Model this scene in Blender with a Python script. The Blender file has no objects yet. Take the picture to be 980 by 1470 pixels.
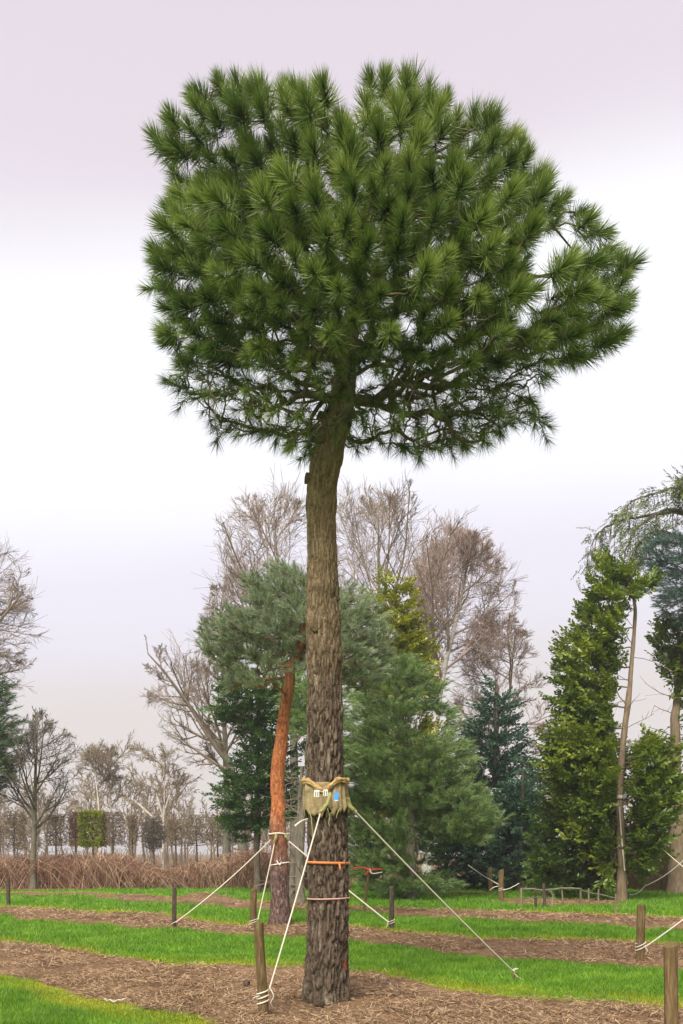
import bpy, math
import numpy as np
from math import radians

# ------------------------------------------------------------------ camera, sky, sun, exposure
FPX, EYE, CX, CY = 1250.0, 1.67, 490.0, 1225.0     # focal length in pixels of a 980x1470 frame, eye height, principal point
scene = bpy.context.scene
COL = scene.collection
cam_d = bpy.data.cameras.new('camera')
cam = bpy.data.objects.new('camera', cam_d)
COL.objects.link(cam)
cam.location = (0, 0, EYE)
cam.rotation_euler = (radians(90), 0, 0)
cam_d.sensor_fit = 'VERTICAL'
cam_d.sensor_height = 36.0
cam_d.sensor_width = 24.0
cam_d.lens = FPX / 1470.0 * 36.0
cam_d.shift_y = (CY - 735.0) / 1470.0
cam_d.clip_end = 5000
scene.camera = cam

SUN_EL, SUN_AZ = radians(46), radians(200)          # azimuth clockwise from +Y: high, behind the camera's left shoulder
world = bpy.data.worlds.new('World')
scene.world = world
world.use_nodes = True
nt = world.node_tree
nt.nodes.clear()
def wn(t, **kw):
    n = nt.nodes.new(t)
    for k, v in kw.items():
        setattr(n, k, v)
    return n
out = wn('ShaderNodeOutputWorld')
sky = wn('ShaderNodeTexSky', sky_type='NISHITA', sun_disc=False, sun_elevation=SUN_EL, sun_rotation=SUN_AZ,
         air_density=1.0, dust_density=3.0, ozone_density=1.0)
bg1 = wn('ShaderNodeBackground'); bg1.inputs['Strength'].default_value = 0.05
nt.links.new(sky.outputs[0], bg1.inputs['Color'])
tc = wn('ShaderNodeTexCoord')
sep = wn('ShaderNodeSeparateXYZ'); nt.links.new(tc.outputs['Generated'], sep.inputs[0])
noi = wn('ShaderNodeTexNoise'); noi.inputs['Scale'].default_value = 1.35; noi.inputs['Detail'].default_value = 3.0; noi.inputs['Roughness'].default_value = 0.42
mp = wn('ShaderNodeMapping'); mp.inputs['Location'].default_value = (3.1, 0.4, 1.7); mp.inputs['Scale'].default_value = (1.0, 1.0, 1.9)
nt.links.new(tc.outputs['Generated'], mp.inputs[0]); nt.links.new(mp.outputs[0], noi.inputs['Vector'])
m1 = wn('ShaderNodeMath', operation='MULTIPLY_ADD'); m1.inputs[1].default_value = 0.22; m1.inputs[2].default_value = -0.11
nt.links.new(noi.outputs[0], m1.inputs[0])
m2 = wn('ShaderNodeMath', operation='ADD'); nt.links.new(sep.outputs[2], m2.inputs[0]); nt.links.new(m1.outputs[0], m2.inputs[1])
ramp = wn('ShaderNodeValToRGB'); ramp.color_ramp.interpolation = 'EASE'
cr = ramp.color_ramp
stops = [(0.0, (.385, .350, .330)), (.13, (.395, .360, .345)), (.27, (.440, .420, .465)), (.40, (.520, .515, .545)),
         (.53, (.530, .528, .545)), (.66, (.405, .365, .400)), (.80, (.385, .345, .385)), (1.0, (.400, .365, .400))]
cr.elements[0].position = 0.0; cr.elements[0].color = stops[0][1] + (1,)
cr.elements[1].position = 1.0; cr.elements[1].color = stops[-1][1] + (1,)
for p_, c_ in stops[1:-1]:
    e = cr.elements.new(p_); e.color = c_ + (1,)
nt.links.new(m2.outputs[0], ramp.inputs[0])
bg2 = wn('ShaderNodeBackground'); bg2.inputs['Strength'].default_value = 0.53
nt.links.new(ramp.outputs[0], bg2.inputs['Color'])
mixw = wn('ShaderNodeMixShader'); mixw.inputs[0].default_value = 0.93
nt.links.new(bg1.outputs[0], mixw.inputs[1]); nt.links.new(bg2.outputs[0], mixw.inputs[2])
nt.links.new(mixw.outputs[0], out.inputs[0])

sd = bpy.data.lights.new('sun', 'SUN')
sd.energy = 1.5; sd.angle = radians(32); sd.color = (1.0, .955, .88)
sun = bpy.data.objects.new('sun', sd); COL.objects.link(sun)
sun.location = (0, 0, 30)
sun.rotation_euler = (radians(90) - SUN_EL, 0, math.pi - SUN_AZ)
vs = scene.view_settings
vs.view_transform = 'Standard'; vs.look = 'None'; vs.exposure = 2.0; vs.gamma = 1.0; vs.use_curve_mapping = False
scene.cycles.max_bounces = 6
scene.cycles.diffuse_bounces = 3
scene.cycles.transparent_max_bounces = 4

# ------------------------------------------------------------------ helpers
RNG = np.random.default_rng(7)
def W(px, py, Y):
    return np.array([(px - CX) / FPX * Y, Y, EYE - (py - CY) / FPX * Y])
def WP(pts, Y):
    return np.array([W(x, y, Y) for x, y in pts])
def ground_xy(px, py):
    Y = FPX * EYE / (py - CY)
    return (px - CX) / FPX * Y, Y
def project(P):
    return CX + FPX * P[..., 0] / P[..., 1], CY - FPX * (P[..., 2] - EYE) / P[..., 1]
def norm(v):
    return v / np.maximum(np.linalg.norm(v, axis=-1, keepdims=True), 1e-9)
def hash3(i, j, k, s=0):
    i = i.astype(np.int64); j = j.astype(np.int64); k = k.astype(np.int64)
    h = (i * 73856093) ^ (j * 19349663) ^ (k * 83492791) ^ (s * 2654435761)
    h = (h ^ (h >> 13)) * 1274126177 & 0x7fffffff
    h = (h ^ (h >> 16)) * 668265263 & 0x7fffffff
    return ((h ^ (h >> 15)) & 0xffffff) / float(0xffffff)
def vnoise(p, s=0):
    p = np.asarray(p, float); c = np.floor(p); f = p - c; f = f * f * (3 - 2 * f)
    r = 0
    for a in (0, 1):
        for b in (0, 1):
            for d in (0, 1):
                w = (f[..., 0] if a else 1 - f[..., 0]) * (f[..., 1] if b else 1 - f[..., 1]) * (f[..., 2] if d else 1 - f[..., 2])
                r = r + w * hash3(c[..., 0] + a, c[..., 1] + b, c[..., 2] + d, s)
    return r * 2 - 1
def fbm(p, o=3, s=0):
    return sum(vnoise(np.asarray(p) * 2 ** i, s + i) * .5 ** i for i in range(o))
def worley(p, s=0):
    c = np.floor(p); f1 = np.full(p.shape[0], 9.); f2 = f1.copy(); ident = f1.copy()
    for a in (-1, 0, 1):
        for b in (-1, 0, 1):
            for d in (-1, 0, 1):
                q = c + (a, b, d)
                o = np.stack([hash3(q[:, 0], q[:, 1], q[:, 2], s + m) for m in range(3)], 1)
                dd = np.linalg.norm(q + o - p, axis=1)
                near = dd < f1
                f2 = np.where(near, f1, np.minimum(f2, dd))
                ident = np.where(near, hash3(q[:, 0], q[:, 1], q[:, 2], s + 9), ident)
                f1 = np.where(near, dd, f1)
    return f1, f2, ident
def inside(poly, x, y):
    poly = np.asarray(poly, float); r = np.zeros(np.shape(x), bool)
    j = len(poly) - 1
    for i in range(len(poly)):
        xi, yi = poly[i]; xj, yj = poly[j]
        c = ((yi > y) != (yj > y)) & (x < (xj - xi) * (y - yi) / (yj - yi + 1e-12) + xi)
        r ^= c; j = i
    return r

def mesh_data(name, V, tris=None, quads=None, attrs=None, smooth=False):
    me = bpy.data.meshes.new(name)
    V = np.ascontiguousarray(V, dtype=np.float32).reshape(-1, 3)
    T = np.zeros((0, 3), np.int32) if tris is None else np.asarray(tris, np.int32).reshape(-1, 3)
    Q = np.zeros((0, 4), np.int32) if quads is None else np.asarray(quads, np.int32).reshape(-1, 4)
    me.vertices.add(len(V)); me.vertices.foreach_set('co', V.ravel())
    me.loops.add(T.size + Q.size)
    me.loops.foreach_set('vertex_index', np.concatenate([T.ravel(), Q.ravel()]))
    me.polygons.add(len(T) + len(Q))
    st = np.concatenate([np.arange(len(T)) * 3, T.size + np.arange(len(Q)) * 4]).astype(np.int32)
    me.polygons.foreach_set('loop_start', st)
    me.polygons.foreach_set('use_smooth', np.full(len(st), bool(smooth)))
    for k, a in (attrs or {}).items():
        at = me.attributes.new(k, 'FLOAT', 'POINT')
        at.data.foreach_set('value', np.ascontiguousarray(a, dtype=np.float32))
    me.update(calc_edges=True)
    return me
def link(name, data, parent=None, mat=None):
    o = bpy.data.objects.new(name, data); COL.objects.link(o)
    if parent is not None:
        o.parent = parent
    if mat is not None and data is not None and not data.materials:
        data.materials.append(mat)
    return o
def obj(name, V, tris=None, quads=None, mat=None, parent=None, attrs=None, smooth=False, off=None):
    V = np.asarray(V, float).reshape(-1, 3)
    if parent is not None and off is None:
        off = np.array(parent_loc(parent))
    if off is not None:
        V = V - off
    return link(name, mesh_data(name, V, tris, quads, attrs, smooth), parent, mat)
def parent_loc(p):
    l = np.zeros(3)
    while p is not None:
        l += np.array(p.location); p = p.parent
    return l
def thing(name, loc, label, cat, group=None):
    o = bpy.data.objects.new(name, None); COL.objects.link(o)
    o.location = tuple(float(v) for v in loc); o.empty_display_size = .2
    return tag(o, label, cat, group)
def tag(o, label=None, cat=None, group=None, kind=None):
    for k, v in (('label', label), ('category', cat), ('group', group), ('kind', kind)):
        if v: o[k] = v
    return o

def tubes(P, R, S=3):
    P = np.asarray(P, float); R = np.asarray(R, float)
    if P.ndim == 2: P = P[None]; R = R[None]
    N, K, _ = P.shape
    T = norm(np.gradient(P, axis=1))
    D = norm(P[:, -1] - P[:, 0])
    A = np.where(np.abs(D[:, 2:3]) > .8, np.array([[1., 0.07, 0]]), np.array([[0.05, 0, 1.]]))
    U = norm(np.cross(T, A[:, None, :])); Wv = np.cross(T, U)
    a = np.arange(S) * 2 * np.pi / S
    V = P[:, :, None] + R[:, :, None, None] * (np.cos(a)[None, None, :, None] * U[:, :, None] + np.sin(a)[None, None, :, None] * Wv[:, :, None])
    idx = np.arange(N * K * S).reshape(N, K, S)
    q = np.stack([idx[:, :-1], np.roll(idx, -1, 2)[:, :-1], np.roll(idx, -1, 2)[:, 1:], idx[:, 1:]], -1)
    return V.reshape(-1, 3), q.reshape(-1, 4)
def merge(parts):
    Vs, Fs, n = [], [], 0
    for V, Q in parts:
        Vs.append(V); Fs.append(np.asarray(Q) + n); n += len(V)
    return np.concatenate(Vs), np.concatenate(Fs)
def resample(P, R, n, jitter=0., rng=RNG):
    P = np.asarray(P, float); R = np.asarray(R, float)
    if len(P) > 2:
        E = np.vstack([2 * P[0] - P[1], P, 2 * P[-1] - P[-2]])
        out = []
        for s in np.linspace(0, len(P) - 1, n):
            i = min(int(s), len(P) - 2); t = s - i
            a, b, c, d = E[i], E[i + 1], E[i + 2], E[i + 3]
            out.append(.5 * (2 * b + (c - a) * t + (2 * a - 5 * b + 4 * c - d) * t * t + (3 * b - a - 3 * c + d) * t ** 3))
        Pn = np.array(out)
    else:
        t = np.linspace(0, 1, n)[:, None]; Pn = P[0] * (1 - t) + P[-1] * t
    Rn = np.interp(np.linspace(0, 1, n), np.linspace(0, 1, len(R)), R)
    if jitter:
        j = rng.normal(size=Pn.shape) * jitter; j[0] = 0; j[-1] = 0; Pn = Pn + j
    return Pn, Rn
def capped_tube(P, R, S=8):
    V, Q = tubes(P, R, S)
    n = len(V); K = len(P)
    V = np.vstack([V, P[0], P[-1]])
    T = [[n, (i + 1) % S, i] for i in range(S)] + [[n + 1, (K - 1) * S + i, (K - 1) * S + (i + 1) % S] for i in range(S)]
    return V, T, Q

# ------------------------------------------------------------------ materials
class Mat:
    def __init__(s, name):
        s.m = bpy.data.materials.new(name); s.m.use_nodes = True
        s.t = s.m.node_tree; s.t.nodes.clear()
        s.o = s.n('ShaderNodeOutputMaterial')
    def n(s, t, **kw):
        x = s.t.nodes.new(t)
        for k, v in kw.items(): setattr(x, k, v)
        return x
    def l(s, a, b): s.t.links.new(a, b)
    def val(s, x, sock):
        if hasattr(x, 'is_linked') or hasattr(x, 'links'): s.l(x, sock)
        else: sock.default_value = x
    def math(s, op, a, b=0.5, c=None, clamp=False):
        x = s.n('ShaderNodeMath', operation=op); x.use_clamp = clamp
        s.val(a, x.inputs[0]); s.val(b, x.inputs[1])
        if c is not None: s.val(c, x.inputs[2])
        return x.outputs[0]
    def attr(s, name):
        x = s.n('ShaderNodeAttribute'); x.attribute_name = name; return x.outputs['Fac']
    def pos(s, scale=(1, 1, 1), obj=False):
        if obj: p = s.n('ShaderNodeTexCoord').outputs['Object']
        else: p = s.n('ShaderNodeNewGeometry').outputs['Position']
        x = s.n('ShaderNodeMapping'); x.inputs['Scale'].default_value = scale
        s.l(p, x.inputs[0]); return x.outputs[0]
    def noise(s, scale, detail=4, rough=.55, vec=None, dist=0.):
        x = s.n('ShaderNodeTexNoise'); x.inputs['Scale'].default_value = scale; x.inputs['Detail'].default_value = detail
        x.inputs['Roughness'].default_value = rough; x.inputs['Distortion'].default_value = dist
        s.l(vec if vec is not None else s.pos(), x.inputs['Vector']); return x.outputs[0]
    def ramp(s, fac, stops):
        x = s.n('ShaderNodeValToRGB'); c = x.color_ramp
        c.elements[0].position = stops[0][0]; c.elements[0].color = tuple(stops[0][1]) + (1,)
        c.elements[1].position = stops[-1][0]; c.elements[1].color = tuple(stops[-1][1]) + (1,)
        for p, col in stops[1:-1]:
            c.elements.new(p).color = tuple(col) + (1,)
        s.l(fac, x.inputs[0]); return x.outputs[0]
    def mix(s, f, a, b, mode='MIX'):
        x = s.n('ShaderNodeMix', data_type='RGBA', blend_type=mode)
        s.val(f, x.inputs[0])
        for v, k in ((a, 6), (b, 7)):
            if isinstance(v, tuple): x.inputs[k].default_value = v + (1,)
            else: s.l(v, x.inputs[k])
        return x.outputs[2]
    def bump(s, h, strength=.5, dist=.02):
        x = s.n('ShaderNodeBump'); x.inputs['Strength'].default_value = strength; x.inputs['Distance'].default_value = dist
        s.l(h, x.inputs['Height']); return x.outputs[0]
    def done(s, col, rough=.8, normal=None, spec=.25):
        b = s.n('ShaderNodeBsdfPrincipled')
        if isinstance(col, tuple): b.inputs['Base Color'].default_value = col + (1,)
        else: s.l(col, b.inputs['Base Color'])
        b.inputs['Roughness'].default_value = rough; b.inputs['Specular IOR Level'].default_value = spec
        if normal is not None: s.l(normal, b.inputs['Normal'])
        s.l(b.outputs[0], s.o.inputs[0]); return s.m
    def leaf(s, col, trans=.3, gloss=.06, rough=.45):
        d = s.n('ShaderNodeBsdfDiffuse'); s.l(col, d.inputs[0])
        t = s.n('ShaderNodeBsdfTranslucent'); s.l(col, t.inputs[0])
        a = s.n('ShaderNodeMixShader'); a.inputs[0].default_value = trans; s.l(d.outputs[0], a.inputs[1]); s.l(t.outputs[0], a.inputs[2])
        g = s.n('ShaderNodeBsdfGlossy'); g.inputs['Roughness'].default_value = rough; g.inputs[0].default_value = (.9, .95, .85, 1)
        b = s.n('ShaderNodeMixShader'); b.inputs[0].default_value = gloss; s.l(a.outputs[0], b.inputs[1]); s.l(g.outputs[0], b.inputs[2])
        s.l(b.outputs[0], s.o.inputs[0]); return s.m

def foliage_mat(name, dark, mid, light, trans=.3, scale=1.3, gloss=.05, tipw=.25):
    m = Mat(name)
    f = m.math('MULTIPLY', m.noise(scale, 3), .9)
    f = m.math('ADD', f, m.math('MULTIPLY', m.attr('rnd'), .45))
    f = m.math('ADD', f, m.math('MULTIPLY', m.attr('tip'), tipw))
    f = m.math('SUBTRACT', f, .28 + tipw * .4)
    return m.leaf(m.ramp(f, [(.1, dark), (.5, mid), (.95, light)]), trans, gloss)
def bark_mat(name, cols, scale=(9, 9, 2.5), bump=.6, dist=.02, detail=6):
    m = Mat(name)
    v = m.pos(scale)
    n1 = m.noise(1.6, detail, .65, v, .4)
    n2 = m.noise(.9, 3)
    f = m.math('ADD', m.math('MULTIPLY', n1, .8), m.math('MULTIPLY', n2, .3))
    st = [(.32 + .42 * i / (len(cols) - 1), c) for i, c in enumerate(cols)]
    return m.done(m.ramp(f, st), .9, m.bump(n1, bump, dist))

M = {}
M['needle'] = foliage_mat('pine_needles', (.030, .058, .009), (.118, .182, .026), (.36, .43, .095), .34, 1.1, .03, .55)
M['scots'] = foliage_mat('glaucous_needles', (.12, .155, .075), (.31, .375, .205), (.56, .62, .42), .42, .9, .05)
M['white_pine'] = foliage_mat('soft_green_needles', (.080, .140, .030), (.225, .330, .095), (.47, .57, .23), .45, .8)
M['fir'] = foliage_mat('dark_fir_needles', (.018, .056, .030), (.048, .118, .062), (.11, .21, .11), .3, .9)
M['golden'] = foliage_mat('golden_foliage', (.12, .145, .008), (.31, .32, .014), (.52, .50, .03), .38, .9)
M['thuja'] = foliage_mat('fresh_green_foliage', (.045, .085, .006), (.150, .215, .014), (.38, .41, .028), .38, .55)
M['yew'] = foliage_mat('deep_green_foliage', (.032, .070, .009), (.095, .165, .018), (.21, .28, .036), .32, .7)
M['cedar'] = foliage_mat('dark_cedar_foliage', (.022, .060, .014), (.060, .125, .026), (.15, .23, .055), .3, .8)
M['bluecedar'] = foliage_mat('blue_cedar_foliage', (.035, .075, .060), (.075, .135, .11), (.16, .24, .20), .2, .8)
M['weeping'] = foliage_mat('olive_weeping_foliage', (.06, .085, .018), (.13, .17, .03), (.25, .29, .06), .3, .8)
M['cliphedge'] = foliage_mat('clipped_bright_leaves', (.15, .20, .01), (.32, .38, .018), (.50, .54, .03), .3, 1.5)
M['russet'] = foliage_mat('russet_dead_leaves', (.09, .045, .02), (.19, .095, .045), (.32, .18, .09), .2, 1.2)
M['scots_bark'] = None
M['bark_dark'] = bark_mat('dark_brown_bark', [(.04, .03, .022), (.10, .075, .055), (.19, .15, .11)])
M['bark_grey'] = bark_mat('grey_green_bark', [(.06, .055, .04), (.13, .115, .08), (.22, .20, .15)])
M['bark_pine_twig'] = bark_mat('pine_branch_bark', [(.045, .034, .024), (.10, .075, .050), (.20, .155, .10)], (14, 14, 14), .4, .01)
M['bark_thuja'] = bark_mat('stringy_brown_bark', [(.09, .060, .035), (.19, .135, .085), (.30, .23, .15)], (12, 12, 1.5))
M['twig'] = bark_mat('winter_twigs', [(.13, .095, .070), (.22, .165, .125), (.32, .255, .20)], (2, 2, 2), .1, .01)
M['twig_pink'] = bark_mat('pinkish_birch_twigs', [(.17, .115, .095), (.27, .195, .165), (.38, .29, .25)], (2, 2, 2), .1, .01)
M['twig_dark'] = bark_mat('dark_winter_twigs', [(.06, .05, .038), (.12, .10, .075), (.20, .17, .13)], (2, 2, 2), .1, .01)
M['birch'] = bark_mat('white_birch_bark', [(.16, .14, .12), (.45, .41, .36), (.68, .64, .58)], (3, 3, 5), .2, .01)
M['far_twig'] = bark_mat('far_wood_twigs', [(.13, .095, .060), (.20, .155, .10), (.28, .24, .14)], (.35, .35, .35), .1, .01)
M['hedge_twig'] = bark_mat('hornbeam_twigs', [(.11, .080, .050), (.19, .14, .085), (.27, .215, .12)], (.8, .8, .8), .1, .01)
M['bramble'] = bark_mat('bramble_canes', [(.10, .050, .032), (.20, .105, .068), (.34, .22, .145)], (1.1, 1.1, 1.1), .1, .01)
M['rope'] = bark_mat('pale_rope', [(.42, .37, .28), (.60, .54, .43), (.72, .67, .56)], (60, 60, 60), .4, .004)
M['old_rope'] = bark_mat('mossy_rope', [(.17, .16, .05), (.30, .28, .11), (.42, .39, .22)], (60, 60, 60), .4, .004)

# ------------------------------------------------------------------ ground
def px_line(pts):
    q = np.array([ground_xy(x, y) for x, y in pts]); return q[np.argsort(q[:, 0])]
def line_y(q, X):
    y = np.interp(X, q[:, 0], q[:, 1])
    s0 = np.clip((q[1, 1] - q[0, 1]) / (q[1, 0] - q[0, 0]), -.5, .1); s1 = np.clip((q[-1, 1] - q[-2, 1]) / (q[-1, 0] - q[-2, 0]), -.5, .1)
    y = np.where(X < q[0, 0], q[0, 1] + s0 * (X - q[0, 0]), y)
    return np.where(X > q[-1, 0], q[-1, 1] + s1 * (X - q[-1, 0]), y)
E0 = px_line([(0, 1400), (60, 1412), (130, 1432), (200, 1447), (300, 1468), (360, 1484)])
E1 = px_line([(0, 1354), (87, 1364), (173, 1377), (243, 1385), (330, 1384), (440, 1390), (504, 1398), (544, 1402), (640, 1421), (744, 1432), (865, 1442), (980, 1451)])
E2 = px_line([(0, 1316), (87, 1323), (156, 1330), (243, 1335), (330, 1344), (440, 1347), (503, 1355), (575, 1358), (640, 1371), (779, 1380), (917, 1389), (980, 1394)])
E3 = px_line([(0, 1301), (104, 1305), (173, 1311), (243, 1318), (330, 1326), (440, 1329), (503, 1331), (640, 1343), (796, 1347), (918, 1352), (980, 1357)])
E4 = px_line([(0, 1285), (118, 1286), (200, 1295), (340, 1303), (503, 1309), (640, 1318), (779, 1327), (883, 1330), (980, 1335)])
E5 = px_line([(0, 1282), (118, 1282), (200, 1284), (340, 1294), (503, 1301), (640, 1307), (779, 1309), (883, 1313), (980, 1318)])
E6 = px_line([(0, 1266), (980, 1266)])
def grass_mask(X, Y):
    """signed: >0 on grass, in metres from the nearest strip edge; also how close to a strip's near (mossy) edge"""
    wob = fbm(np.stack([X * .9, Y * .9, X * 0], -1), 3, 5) * .32 + fbm(np.stack([X * 4, Y * 4, X * 0], -1), 2, 8) * .10
    g = np.full(X.shape, -9.); m = np.full(X.shape, 9.)
    for lo, hi in ((None, E0), (E1, E2), (E3, E4), (E5, E6)):
        h = line_y(hi, X)
        l = line_y(lo, X) if lo is not None else h * 0 - 60
        k = np.clip(Y / 14, .6, 2.)
        s = np.minimum(Y + wob * k - l, h - Y - wob * k)
        d = (Y + wob * k - l) if lo is not None else (h - Y - wob * k)
        m = np.where(s > g, d, m); g = np.maximum(g, s)
    # bare patches within the far lawn
    for bx, by, rx, ry in ((800, 1294, 2.2, .9), (905, 1273, 2.4, .8), (670, 1281, 1.6, .6), (350, 1272, 4., .8), (60, 1277, 2.5, .5)):
        x0, y0 = ground_xy(bx, by)
        g = np.minimum(g, (np.hypot((X - x0) / rx, (Y - y0) / (ry * 2.2)) - 1 + wob * .5) * ry)
    return g, m
HX, HY = ground_xy(288, 1296)
def ground_z(X, Y):
    X = np.asarray(X, float); Y = np.asarray(Y, float)
    z = fbm(np.stack([X * .35, Y * .35, X * 0], -1), 3, 21) * .035
    z = z + .30 * np.exp(-((X - HX) / 1.0) ** 2 - ((Y - HY - .6) / .7) ** 2)
    return z
def axis(lo, hi, fine, far, n_far):
    core = np.arange(lo, hi + fine / 2, fine)
    e = np.geomspace(fine, far, n_far).cumsum()
    e = e / e[-1] * far
    return np.concatenate([lo - e[::-1], core, hi + e])
gx = axis(-9, 9, .15, 1500, 34)
gy = np.concatenate([[-300, -80, -20, 0, 4, 6.5], np.arange(7.5, 19, .06), np.geomspace(19, 60, 150), np.geomspace(63, 2500, 22)])
GX, GY = np.meshgrid(gx, gy)
g_, m_ = grass_mask(GX, GY)
soil = np.clip(-g_ * 6 + .3, 0, 1)
rough_z = fbm(np.stack([GX * 5, GY * 5, GX * 0], -1), 3, 31) * .034 + np.abs(fbm(np.stack([GX * 2.2, GY * 2.2, GX * 0], -1), 2, 35)) * .03
GZ = ground_z(GX, GY) + np.where((np.abs(GX) < 12) & (GY < 62), rough_z * soil, 0)
nyy, nxx = GX.shape
idx = np.arange(nxx * nyy).reshape(nyy, nxx)
quads = np.stack([idx[:-1, :-1], idx[:-1, 1:], idx[1:, 1:], idx[1:, :-1]], -1).reshape(-1, 4)
m = Mat('ground_soil_and_turf')
ga = m.attr('grass')
gn = m.math('ADD', ga, m.math('MULTIPLY', m.math('SUBTRACT', m.noise(6, 5, .7), .5), .35))
gf = m.n('ShaderNodeMapRange'); gf.inputs[1].default_value = -.04; gf.inputs[2].default_value = .06
m.l(gn, gf.inputs[0])
sn = m.noise(1.1, 5, .6); sf = m.noise(24, 6, .75)
sc = m.ramp(m.math('ADD', m.math('MULTIPLY', sn, .45), m.math('MULTIPLY', sf, .6)),
            [(.34, (.045, .026, .014)), (.48, (.150, .090, .048)), (.60, (.26, .165, .092)), (.74, (.38, .27, .165))])
rust = m.n('ShaderNodeMapRange'); rust.inputs[1].default_value = .57; rust.inputs[2].default_value = .72; m.l(m.noise(.8, 5, .7), rust.inputs[0])
sc = m.mix(m.math('MULTIPLY', rust.outputs[0], .55), sc, (.24, .115, .022))
gc = m.ramp(m.math('ADD', m.math('MULTIPLY', m.noise(1.6, 4), .6), m.math('MULTIPLY', m.noise(30, 3), .4)),
            [(.32, (.045, .120, .006)), (.5, (.085, .215, .009)), (.68, (.155, .30, .014))])
mo = m.n('ShaderNodeMapRange'); mo.inputs[1].default_value = 1.1; mo.inputs[2].default_value = .05; m.l(m.attr('edge'), mo.inputs[0])
gc = m.mix(m.math('MULTIPLY', mo.outputs[0], .75), gc, (.23, .25, .016))
col = m.mix(gf.outputs[0], sc, gc)
M['ground'] = m.done(col, .95, m.bump(m.noise(26, 6, .75), .9, .03), .1)
g_ob = obj('ground', np.stack([GX, GY, GZ], -1), None, quads, M['ground'], attrs={'grass': g_.ravel().clip(-2, 2), 'edge': m_.ravel().clip(-2, 5)}, smooth=True)
tag(g_ob, 'flat nursery ground in strips of green turf and brown needle-strewn soil', 'ground', kind='structure')
def gz(x, y):
    return float(ground_z(np.array([x]), np.array([y]))[0])

# ------------------------------------------------------------------ growing trees
def grow(rng, P, R, n, t0, t1, ang, angv, L, K, up, wob, rf, rend=.35, rmin=.006, lin=.55, az=None):
    """children of every polyline of P (N,K0,3): n each. L: length as a share of the parent's, or a function of (t, N)."""
    N, K0, _ = P.shape
    t = t0 + (t1 - t0) * (np.arange(n)[None] + rng.random((N, n))) / n
    fi = np.clip(t * (K0 - 1), 0, K0 - 1.001); i = fi.astype(int); f = (fi - i)[..., None]
    r_ = np.arange(N)[:, None]
    pos = P[r_, i] * (1 - f) + P[r_, i + 1] * f
    tan = norm(P[r_, i + 1] - P[r_, i])
    rad = R[r_, i] * (1 - f[..., 0]) + R[r_, i + 1] * f[..., 0]
    if callable(L): ln = L(t)
    else: ln = np.linalg.norm(np.diff(P, axis=1), axis=-1).sum(1)[:, None] * L * (1 - lin * t)
    ln = ln * (.65 + .7 * rng.random((N, n)))
    A = np.where(np.abs(tan[..., 2:3]) > .8, np.array([1., 0, 0]), np.array([0, 0, 1.]))
    U = norm(np.cross(tan, A)); Wv = np.cross(tan, U)
    z = rng.random((N, n, 1)) * 2 * np.pi if az is None else az
    an = (ang + angv * rng.normal(size=(N, n, 1)))
    d = norm(tan * np.cos(an) + (U * np.cos(z) + Wv * np.sin(z)) * np.sin(an))
    out = np.zeros((N, n, K, 3)); out[:, :, 0] = pos
    step = (ln / (K - 1))[..., None]
    for k in range(1, K):
        d = norm(d + np.array([0, 0, up / K]) + rng.normal(size=d.shape) * wob)
        out[:, :, k] = out[:, :, k - 1] + d * step
    r0 = np.maximum(rad * rf, rmin)
    RR = r0[..., None] * np.linspace(1, rend, K)[None, None]
    return out.reshape(N * n, K, 3), np.maximum(RR, rmin * .6).reshape(N * n, K)

def bare_tree(name, rng, base_px, Y, trunk_px, r0, levels, mats, label, group=None, name_cat='tree', keep=None):
    """trunk_px: photo points of the trunk line (first = base); levels: dicts for grow()"""
    tr = WP(trunk_px, Y); bx, by = tr[0, 0], Y; tr[0, 2] = gz(bx, by) - .15
    root = thing(name, (bx, by, gz(bx, by)), label, name_cat, group)
    P, R = resample(tr, np.linspace(r0, r0 * .12, len(tr)), 9, .02 * r0 / .2, rng)
    R[0] *= 1.35
    V, Q = tubes(P, R, 9); obj('trunk', V, None, Q, mats[0], root, smooth=True)
    P, R = P[None], R[None]; parts = []
    for il, lv in enumerate(levels):
        lv = dict(lv); s = lv.pop('S', 3); both = lv.pop('both', False)
        P2, R2 = grow(rng, P, R, **lv)
        if keep is not None and il < 2:                 # shorten what would outgrow the crown's outline
            for f in (.75, .6, .5):
                x, y = project(P2[:, -1]); k = ~inside(keep, x, y) & (y < max(q[1] for q in keep))
                P2[k] = P2[k, :1] + (P2[k] - P2[k, :1]) * f
        parts.append(tubes(P2, R2, s))
        P, R = P2, R2
    V, Q = merge(parts)
    obj('crown', V, None, Q, mats[1], root)['kind'] = 'stuff'
    return root

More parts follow.
